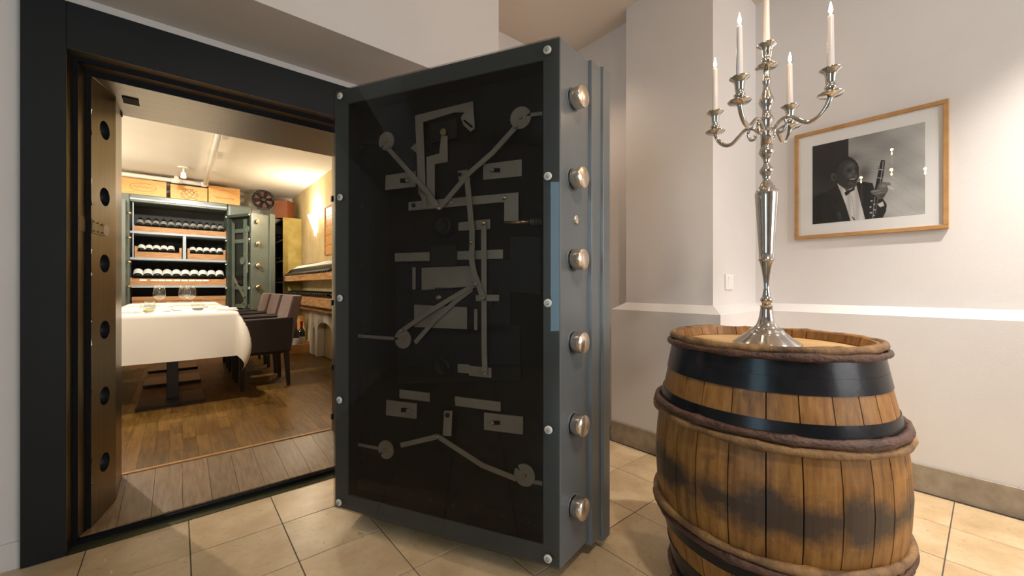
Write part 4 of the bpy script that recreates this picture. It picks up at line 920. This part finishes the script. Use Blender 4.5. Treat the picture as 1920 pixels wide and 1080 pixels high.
# ------------------------------------------------------------------ bottles
def bottle_meshes(r, L, lab, lc=0):
    sh = L * .60; nk = r * .36
    body = MB().lathe([(r * .55, .004), (r * .9, 0), (r, .010), (r, sh), (r * .92, sh + .022), (r * .55, sh + .052), (nk, sh + .075), (nk, L - .055)], 20).mesh('body', 'bottle_glass')
    cap = MB().lathe([(nk * 1.06, L - .075), (nk * 1.06, L - .012), (nk * 1.12, L - .012), (nk * 1.12, L), (.001, L)], 14, cap=False).mesh('capsule', 'capsule_dark')
    label = MB().lathe([(r * 1.006, sh * .16), (r * 1.006, sh * .78)], 20, cap=False, a0=lc - 2.0, a1=lc + 2.0).mesh('paper_label', lab) if lab else None
    return body, cap, label
def bottle(ms, loc, rot, lb, group):
    o = thing('wine_bottle', lb, 'wine bottle', loc, 0, group); o.rotation_euler = rot
    link('body', ms[0], o); link('capsule', ms[1], o)
    if ms[2]: link('paper_label', ms[2], o)
    return o
def tray(name, x0, x1, z, h, lb, group='wooden bottle trays in the safe cabinet', posts=False):
    t = thing(name, lb, 'crate', (0, YC, VF), 0, group); y0, y1 = .05, .50
    MB().box(x0, x1, y0, y0 + .018, z + .001, z + h).build('front_board', 'crate_wood', t, .002)
    MB().box(x0, x0 + .018, y0 + .018, y1, z + .001, z + h + (.08 if posts else .015)).build('end_board', 'crate_wood', t, .002); MB().box(x1 - .018, x1, y0 + .018, y1, z + .001, z + h + (.08 if posts else .015)).build('end_board', 'crate_wood', t, .002)
    MB().box(x0 + .018, x1 - .018, y0 + .018, y1, z + .001, z + .02).build('floor_board', 'crate_wood', t)
    if posts:
        for x in (x0, x1 - .03): MB().box(x, x + .03, y0 - .004, y0 + .018, z + h, z + h + .075).build('corner_post', 'crate_wood', t)
    return t
g1, g2, g3 = 'bottles in the top tray of the safe cabinet', 'bottles in the middle trays of the safe cabinet', 'large bottles in the lowest tray of the safe cabinet'
tray('bottle_tray', X_(260.5) - .066, X_(416) + .060, zs1, .075, 'long wooden tray on the top shelf of the safe cabinet')
tray('bottle_tray', X_(263.5) - .066, X_(341), zs2, .085, 'wooden tray left of the divider in the safe cabinet', posts=True)
tray('bottle_tray', X_(362) - .066, X_(414) + .066, zs2, .085, 'wooden tray right of the divider in the safe cabinet', posts=True)
t3 = tray('bottle_tray', X_(257) - .076, X_(414) + .073, zs3, .10, 'long wooden tray with paper tags on the lower shelf of the safe cabinet')
for px_ in (268, 289, 303, 317, 332, 346, 360, 373, 386):
    x = X_(px_); MB().box(x - .038, x + .038, .046, .0498, zs3 + .066, zs3 + .088).build('paper_tag', 'paper_label', t3)
b_small = bottle_meshes(.041, .30, 'paper_grey', -PI / 2); b_white = bottle_meshes(.042, .30, 'paper_label', -PI / 2); b_big = bottle_meshes(.0535, .37, 'paper_label', -PI / 2)
TL = -(PI / 2 - .50)
def lay(ms, n, x0, x1, z, lift, r, names, group):
    for k in range(n):
        x = x0 + (x1 - x0) * k / (n - 1)
        bottle(ms, (x, YC + .10, VF + z + lift), (TL, 0, -PI / 2 * 0), names(k), group)
for (n, pa, pb, z, ms, lift, nm, gp) in ((12, 260.5, 416, zs1, b_small, .088, lambda k: f'{ORD[k]} dark bottle from the left in the top tray of the safe cabinet', g1),
        (5, 263.5, 320.5, zs2, b_white, .098, lambda k: f'{ORD[k]} white-labelled bottle from the left in the tray left of the divider', g2), (5, 362, 414, zs2, b_white, .098, lambda k: f'{ORD[k]} white-labelled bottle from the left in the tray right of the divider', g2),
        (10, 257, 414, zs3, b_big, .118, lambda k: f'{ORD[k]} large white-labelled bottle from the left in the lower cabinet tray', g3)):
    lay(ms, n, X_(pa), X_(pb), z, lift, .04, nm, gp)
# low wooden case standing in the bottom of the safe
t = thing('wine_case', 'pale wooden case in the bottom compartment of the safe cabinet', 'wooden case', (0, YC, VF), 0)
z1 = Z_(330, 556); MB().box(X_(246), xr + .01, .10, .45, .051, z1).build('case_body', 'crate_wood', t, .004); MB().box(X_(246), xr + .01, .09, .10, z1 - .06, z1).build('case_rim', 'crate_wood', t)

# ------------------------------------------------------------------ wine boxes on top of the safe
def crate(nm, x0, x1, y0, y1, z0, z1, m, lb, rz=0, marks=0, seed=0, face='y'):
    cx_, cy_ = (x0 + x1) / 2, (y0 + y1) / 2; t = thing(nm, lb, 'wooden box', (cx_, cy_, z0), rz, 'wooden wine boxes on the cabinets'); w, d, h = (x1 - x0) / 2, (y1 - y0) / 2, z1 - z0
    MB().box(-w, w, -d, -d + .012, 0, h).build('front_panel', m, t, .0015); MB().box(-w, w, d - .012, d, 0, h).build('back_panel', m, t)
    MB().box(-w, -w + .012, -d + .012, d - .012, 0, h).build('end_panel', m, t, .0015); MB().box(w - .012, w, -d + .012, d - .012, 0, h).build('end_panel', m, t, .0015)
    MB().box(-w + .012, w - .012, -d + .012, d - .012, h - .02, h - .006).build('lid', m, t)
    rn = random.Random(seed)
    def fp(a, b): return (a, -d - .001, b) if face == 'y' else (-w - .001, -a, b)
    def stroke(pts, r=.0022): MB().tube([fp(*p) for p in pts], r, 6).build('burnt_mark', 'engraving', t)
    c = h * .5; R = min(w, h) * .8
    if marks == 1:      # oval flourish
        stroke([(w * .55 * math.cos(q), c + h * .25 * math.sin(q)) for q in [PI * k / 12 for k in range(25)]]); stroke([(-w * .4 + w * .8 * k / 14, c + h * .06 * math.sin(k * 1.7)) for k in range(15)])
    if marks == 2:      # heraldic crest
        stroke([(-.05, c + .06), (.05, c + .06), (.05, c - .01), (0, c - .065), (-.05, c - .01), (-.05, c + .06)], .003); stroke([(-.05, c + .06), (.045, c - .03)], .003); stroke([(.05, c + .06), (-.045, c - .03)], .003)
        for s_ in (-1, 1): stroke([(s_ * (.055 + .05 * math.sin(k * .5)), c - .06 + .013 * k) for k in range(10)], .003); stroke([(s_ * (.07 + .025 * math.cos(k * .9)), c + .05 - .012 * k) for k in range(9)], .003)
        stroke([(-.10 + .02 * k, c - .075 + .008 * math.cos(k)) for k in range(11)], .003)
    if marks == 3:      # arched line of letters over a script line
        for k in range(9):
            q = PI * (.25 + .5 * k / 8); a, b = .17 * math.cos(q), c - .06 + .14 * math.sin(q); stroke([(a, b - .006), (a + .004, b + .006)], .0025)
        stroke([(-w * .62 + w * 1.24 * k / 40, c - .045 + .012 * math.sin(k * 1.3) * (1 if k % 3 else .4)) for k in range(41)], .0022)
    if marks == 4:      # handwritten script
        stroke([(-w * .6 + w * 1.2 * k / 50, c + .012 + .03 * math.sin(k * .9) * math.cos(k * .31)) for k in range(51)], .003); stroke([(-w * .5 + w * k / 20, c - .045 + .006 * math.sin(k)) for k in range(21)], .0022)
    return t
ZT_ = ztop + VF + .001
def bx(px0, px1, ytop, Y, d, **k): 
    x0, x1 = onY(px0, 350, Y).x, onY(px1, 350, Y).x; return x0, x1, Y, Y + d, ZT_, onY((px0 + px1) / 2, ytop, Y).z
crate('wine_box', *bx(222, 312, 336, 7.84, .32), 'pine', 'orange pine wine box left of the other two on the safe cabinet', marks=1, seed=1)
crate('wine_box', *bx(319.5, 389, 349, 7.84, .32), 'pine', 'middle orange pine wine box with a burnt crest on the safe cabinet', marks=2, seed=2)
crate('wine_box', *bx(391, 450, 351, 7.84, .32), 'pine', 'orange pine wine box with arched lettering on the safe cabinet', marks=3, seed=3)

# ------------------------------------------------------------------ tall rack on the right with its yellow end panel, box and fan
rk = thing('wine_rack', 'tall wine rack with a rough yellow end panel by the right vault wall', 'rack', (0, 0, VF))
RX0, RX1, RY0, RY1 = 1.375, VR - .004, 7.72, VB - .01; RZ = onY(548, 409, 7.72).z - VF
MB().box(RX0, RX1, RY0, RY0 + .025, 0, RZ).build('end_panel', 'yellow_panel', rk, .003); MB().box(RX0, RX1, RY1 - .025, RY1, 0, RZ).build('end_panel', 'black_wood', rk)
MB().box(RX1 - .02, RX1, RY0 + .025, RY1 - .025, 0, RZ).build('back_board', 'black_wood', rk)
for k in range(7): MB().box(RX0 + .005, RX1 - .02, RY0 + .025, RY1 - .025, k * (RZ - .03) / 6, k * (RZ - .03) / 6 + .025).build('shelf', 'black_wood', rk)
rb = bottle_meshes(.038, .30, None)
for k in range(6):
    for j in range(4):
        bottle(rb, (RX1 - .025 - .0, RY0 + .12 + j * .17, VF + k * (RZ - .03) / 6 + .067), (0, -PI / 2, 0), f'{ORD[j]} dark bottle from the front on the {ORD[k]} shelf up of the tall rack', 'bottles lying in the tall rack')
crate('wine_box', 1.32, 1.55, 7.80, 8.02, RZ + VF + .001, onY(540, 378, 7.85).z, 'cedar', 'red-brown wine box with black script on the tall rack', rz=-.75, marks=4, seed=5, face='x')
fn_ = thing('industrial_fan', 'round black fan with dark red blades on top of the safe cabinet', 'fan', (0, 0, 0))
fc = onY(494, 384, 8.02); fnR = .150; fn_.location = (fc.x, fc.y, fc.z)
fn_.location.z = ZT_ + fnR + .02
fm = lambda a, b, c: (a, c, b)
MB().tube([(fnR * math.cos(2 * PI * k / 40), 0, fnR * math.sin(2 * PI * k / 40)) for k in range(40)], .018, 8, True).build('rim', 'fan_black', fn_)
MB().lathe([(.05, -.03), (.05, .03), (.02, .045)], 20, fn=lambda a, b, c: (a, -c, b)).build('hub', 'fan_black', fn_)
for k in range(6):
    q = k * PI / 3 + .2; c, s_ = math.cos(q), math.sin(q)
    MB().add([(a * c - b * s_, y, a * s_ + b * c) for a, b, y in ((.045, -.02, -.012), (.16, -.055, -.03), (.165, .03, .02), (.045, .02, .012), (.045, -.02, -.007), (.16, -.055, -.025), (.165, .03, .025), (.045, .02, .017))], [(0, 1, 2, 3), (7, 6, 5, 4), (0, 4, 5, 1), (1, 5, 6, 2), (2, 6, 7, 3), (3, 7, 4, 0)]).build('blade', 'fan_red', fn_)
MB().box(-.09, .09, -.03, .03, -fnR - .019, -fnR + .0).build('foot', 'fan_black', fn_)

# ================================================================== RIGHT VAULT WALL: shelves, bottles, sconce, panel
SX = 1.38; SYa, SYb = 4.0, 7.70
ts = thing('tilted_wine_shelf', 'tilted rustic timber wine shelf on the right vault wall, upper of two', 'shelf', (0, 0, 0))
MB().box(SX, SX + .03, SYa, SYb, 1.195, 1.278).build('front_rail', 'rough_beam', ts, .004)
MB().add([(SX + .03, SYa, 1.235), (VR - .003, SYa, 1.385), (VR - .003, SYb, 1.385), (SX + .03, SYb, 1.235), (SX + .03, SYa, 1.255), (VR - .003, SYa, 1.405), (VR - .003, SYb, 1.405), (SX + .03, SYb, 1.255)], [(0, 3, 2, 1), (4, 5, 6, 7), (0, 1, 5, 4), (1, 2, 6, 5), (2, 3, 7, 6), (3, 0, 4, 7)]).build('sloping_board', 'rough_beam', ts)
MB().add([(SX, SYb + .001, 1.195), (VR - .003, SYb + .001, 1.36), (VR - .003, SYb + .001, 1.50), (SX, SYb + .001, 1.32), (SX, SYb + .018, 1.195), (VR - .003, SYb + .018, 1.36), (VR - .003, SYb + .018, 1.50), (SX, SYb + .018, 1.32)], [(0, 1, 2, 3), (4, 7, 6, 5), (0, 4, 5, 1), (1, 5, 6, 2), (2, 6, 7, 3), (3, 7, 4, 0)]).build('end_board', 'rough_beam', ts)
rbot = bottle_meshes(.038, .30, 'paper_label')
sl_ = math.atan2(.15, VR - .003 - SX - .03)
for k in range(28):
    y = SYb - .06 - k * .092
    if y < 5.05: break
    bottle(rbot, (VR - .022 - .038 * math.sin(sl_) * 0, y, 1.402 + .045), (0, -(PI / 2 + sl_), 0), f'{ORD[k]} white-labelled bottle from the back of the tilted wall shelf', 'bottles on the tilted wall shelf')
bs = thing('beam_wine_shelf', 'thick rough timber wine shelf on the right vault wall, lower of two', 'shelf', (0, 0, 0))
MB().box(SX - .02, VR - .003, SYa, 7.68, .845, .965).build('beam', 'rough_beam', bs, .012, 2)
MB().box(SX + .07, VR - .003, SYa, 7.4, .765, .843).build('under_beam', 'rough_beam', bs, .008)
for k in range(26):
    y = 7.60 - k * .1
    if y < 5.05: break
    bottle(rb if k % 3 else rbot, (VR - .012, y, .967 + .039), (0, -PI / 2, 0), f'{ORD[k]} dark bottle from the back lying on the rough beam shelf', 'bottles on the rough beam shelf')
# white base wall with arched niches below the shelves
nw = MB(); NXx = VR - .10; Ya, Yb = 4.0, 6.76
def arch(y0, y1, h, n=10):
    r = (y1 - y0) / 2; rise = min(r, .12); return [(y0, 0)] + [(y0 + r - r * math.cos(PI * k / n), h - rise + rise * math.sin(PI * k / n)) for k in range(n + 1)] + [(y1, 0)]
ar1 = arch(5.6, 6.32, .52)
outer = [(Ya, 0), (Ya, .66), (Yb, .66), (Yb, 0)]
zb_ = VF
def npt(y, z, d): return (NXx + d, y, zb_ + z)
ar2 = arch(6.46, 6.58, .42)
full = [(Ya, 0)] + ar1 + ar2 + [(Yb, 0), (Yb, .66), (Ya, .66)]
nw.prism(full, npt, 0, .094)
tag(nw.build('wall_niche', 'plaster_vault'), kind='structure')
# wall sconce
sp_ = onX(594, 420, VR); Ys = sp_.y
zt_, zb2 = onX(594, 398, VR - .08).z, onX(594, 440, VR - .04).z
sn_ = thing('wall_sconce', 'glowing wedge-shaped wall sconce on the right vault wall', 'wall lamp', (VR - .001, Ys, zb2)); hs_ = zt_ - zb2
MB().lathe([(.03, 0), (.05, hs_ * .3), (.13, hs_), (.125, hs_), (.045, hs_ * .3), (.02, .01)], 20, 0, 0, cap=False, a0=PI / 2, a1=3 * PI / 2).build('shade', 'sconce_glow', sn_)
MB().box(-.012, 0, -.04, .04, 0, hs_ * .7).build('back_plate', 'white_plastic', sn_)
for (x, y, e_) in ((VR - .12, Ys, 26), (VL + .12, 4.6, 45), (VL + .12, 6.6, 40)):  # left-wall entries are unseen lamps added to brighten the vault ceiling
    light('sconce_and_fill_light', 'POINT', (x, y, zt_ + .08), e_, WARM2, None, .05)
# wooden panel in a frame
wp_ = thing('wooden_wall_panel', 'tall framed wooden panel of planks on the right vault wall beside the sconce', 'wall panel', (VR - .001, 0, 0))
za, zb3 = onX(612, 478, VR).z, onX(612, 392, VR).z; ya, yb = 5.55, onX(612, 430, VR).y
for k in range(5):
    z0 = za + (zb3 - za) * k / 5; MB().box(-.020, -.006, ya + .02, yb - .02, z0 + .002, z0 + (zb3 - za) / 5 - .002).build('plank', 'pine', wp_, .001)
MB().box(-.006, 0, ya, yb, za, zb3).build('backing', 'rough_beam', wp_)
for a in ((ya, ya + .02, za, zb3), (yb - .02, yb, za, zb3), (ya + .02, yb - .02, za - .015, za), (ya + .02, yb - .02, zb3, zb3 + .015)): MB().box(-.028, -.001, *a).build('frame_strip', 'rough_beam', wp_)
# crate with bottles on the vault floor
ca, cb_ = onZ(541, 666, VF), onZ(592, 655, VF)
fcx = thing('floor_crate', 'low pale wooden crate with standing wine bottles on the vault floor', 'crate', (1.42, 7.02, VF), 0)
MB().box(-.20, .22, -.22, -.205, 0, .135).build('side_board', 'pine', fcx, .002); MB().box(-.20, .22, .185, .20, 0, .135).build('side_board', 'pine', fcx); MB().box(-.20, -.185, -.205, .185, 0, .135).build('end_board', 'pine', fcx); MB().box(.205, .22, -.205, .185, 0, .135).build('end_board', 'pine', fcx); MB().box(-.185, .205, -.205, .185, 0, .012).build('floor_board', 'pine', fcx)
rc = bottle_meshes(.056, .46, 'paper_label')
capr = MB().lathe([(.0212, .37), (.0212, .448), (.0222, .448), (.0222, .46), (.001, .46)], 14, cap=False).mesh('capsule', 'capsule_red')
for k, (x, y, lb) in enumerate(((-.01, -.09, 'standing wine bottle with red capsule at the front of the floor crate'), (-.10, .02, 'standing wine bottle with red capsule behind the front one in the floor crate'), (.10, .05, 'standing wine bottle deeper in the floor crate'))):
    o = bottle((rc[0], capr, rc[2]), (1.42 + x, 7.02 + y, VF + .013), (0, 0, PI * 1.2), lb, 'bottles standing in the floor crate')
lid = tag(MB().box(-.008, .008, -.16, .16, 0, .54).build('crate_lid', 'pine'), 'thin wooden crate lid standing upright behind the floor crate bottles', 'board'); lid.location = (1.45, 7.30, VF + .001); lid.rotation_euler = (0, 0, PI / 2 - .1)

# ================================================================== CEILING PIPES AND SPOT LAMP
pz_ = VC - .075; cpx = onZ(385, 346, pz_)
pp = thing('ceiling_pipe', 'white water pipe running under the vault ceiling and turning along the back', 'pipe', (0, 0, 0))
yb_ = cpx.y
MB().tube([(cpx.x, 3.6, pz_), (cpx.x, yb_ - .04, pz_)], .031, 14).build('pipe_run', 'white_pipe', pp); MB().tube([(cpx.x - .04, yb_, pz_), (VL + .02, yb_, pz_)], .031, 14).build('pipe_run', 'white_pipe', pp)
MB().tube([(cpx.x, yb_ - .05, pz_), (cpx.x, yb_ - .018, pz_), (cpx.x - .018, yb_, pz_), (cpx.x - .05, yb_, pz_)], .038, 14).build('elbow', 'white_pipe', pp)
tpx = onY(331, 340, yb_).x
MB().tube([(tpx - .06, yb_, pz_), (tpx + .06, yb_, pz_)], .038, 14).build('tee', 'white_pipe', pp); MB().lathe([(.03, pz_ + .01), (.03, VC - .002)], 14, tpx, yb_).build('riser', 'white_pipe', pp)
for y in (5.2, 6.1, 7.0): MB().box(cpx.x + .028, cpx.x + .10, y, y + .22, VC - .03, VC - .002).build('clip_rail', 'white_pipe', pp)
lp = onZ(344, 313, VC)
la = thing('ceiling_spot', 'small white ceiling spot lamp near the pipe corner', 'ceiling lamp', (lp.x, lp.y, VC - .001))
MB().lathe([(.062, -.02), (.066, -.002), (.06, 0)], 24).build('rose', 'white_pipe', la); MB().lathe([(.010, -.075), (.010, -.018)], 10).build('stalk', 'white_pipe', la)
MB().lathe([(.028, -.155), (.034, -.15), (.026, -.075), (.012, -.07)], 20).build('lamp_head', 'white_pipe', la); MB().lathe([(.026, -.157), (.001, -.157)], 16, cap=False).build('lamp_face', 'lamp_face', la)
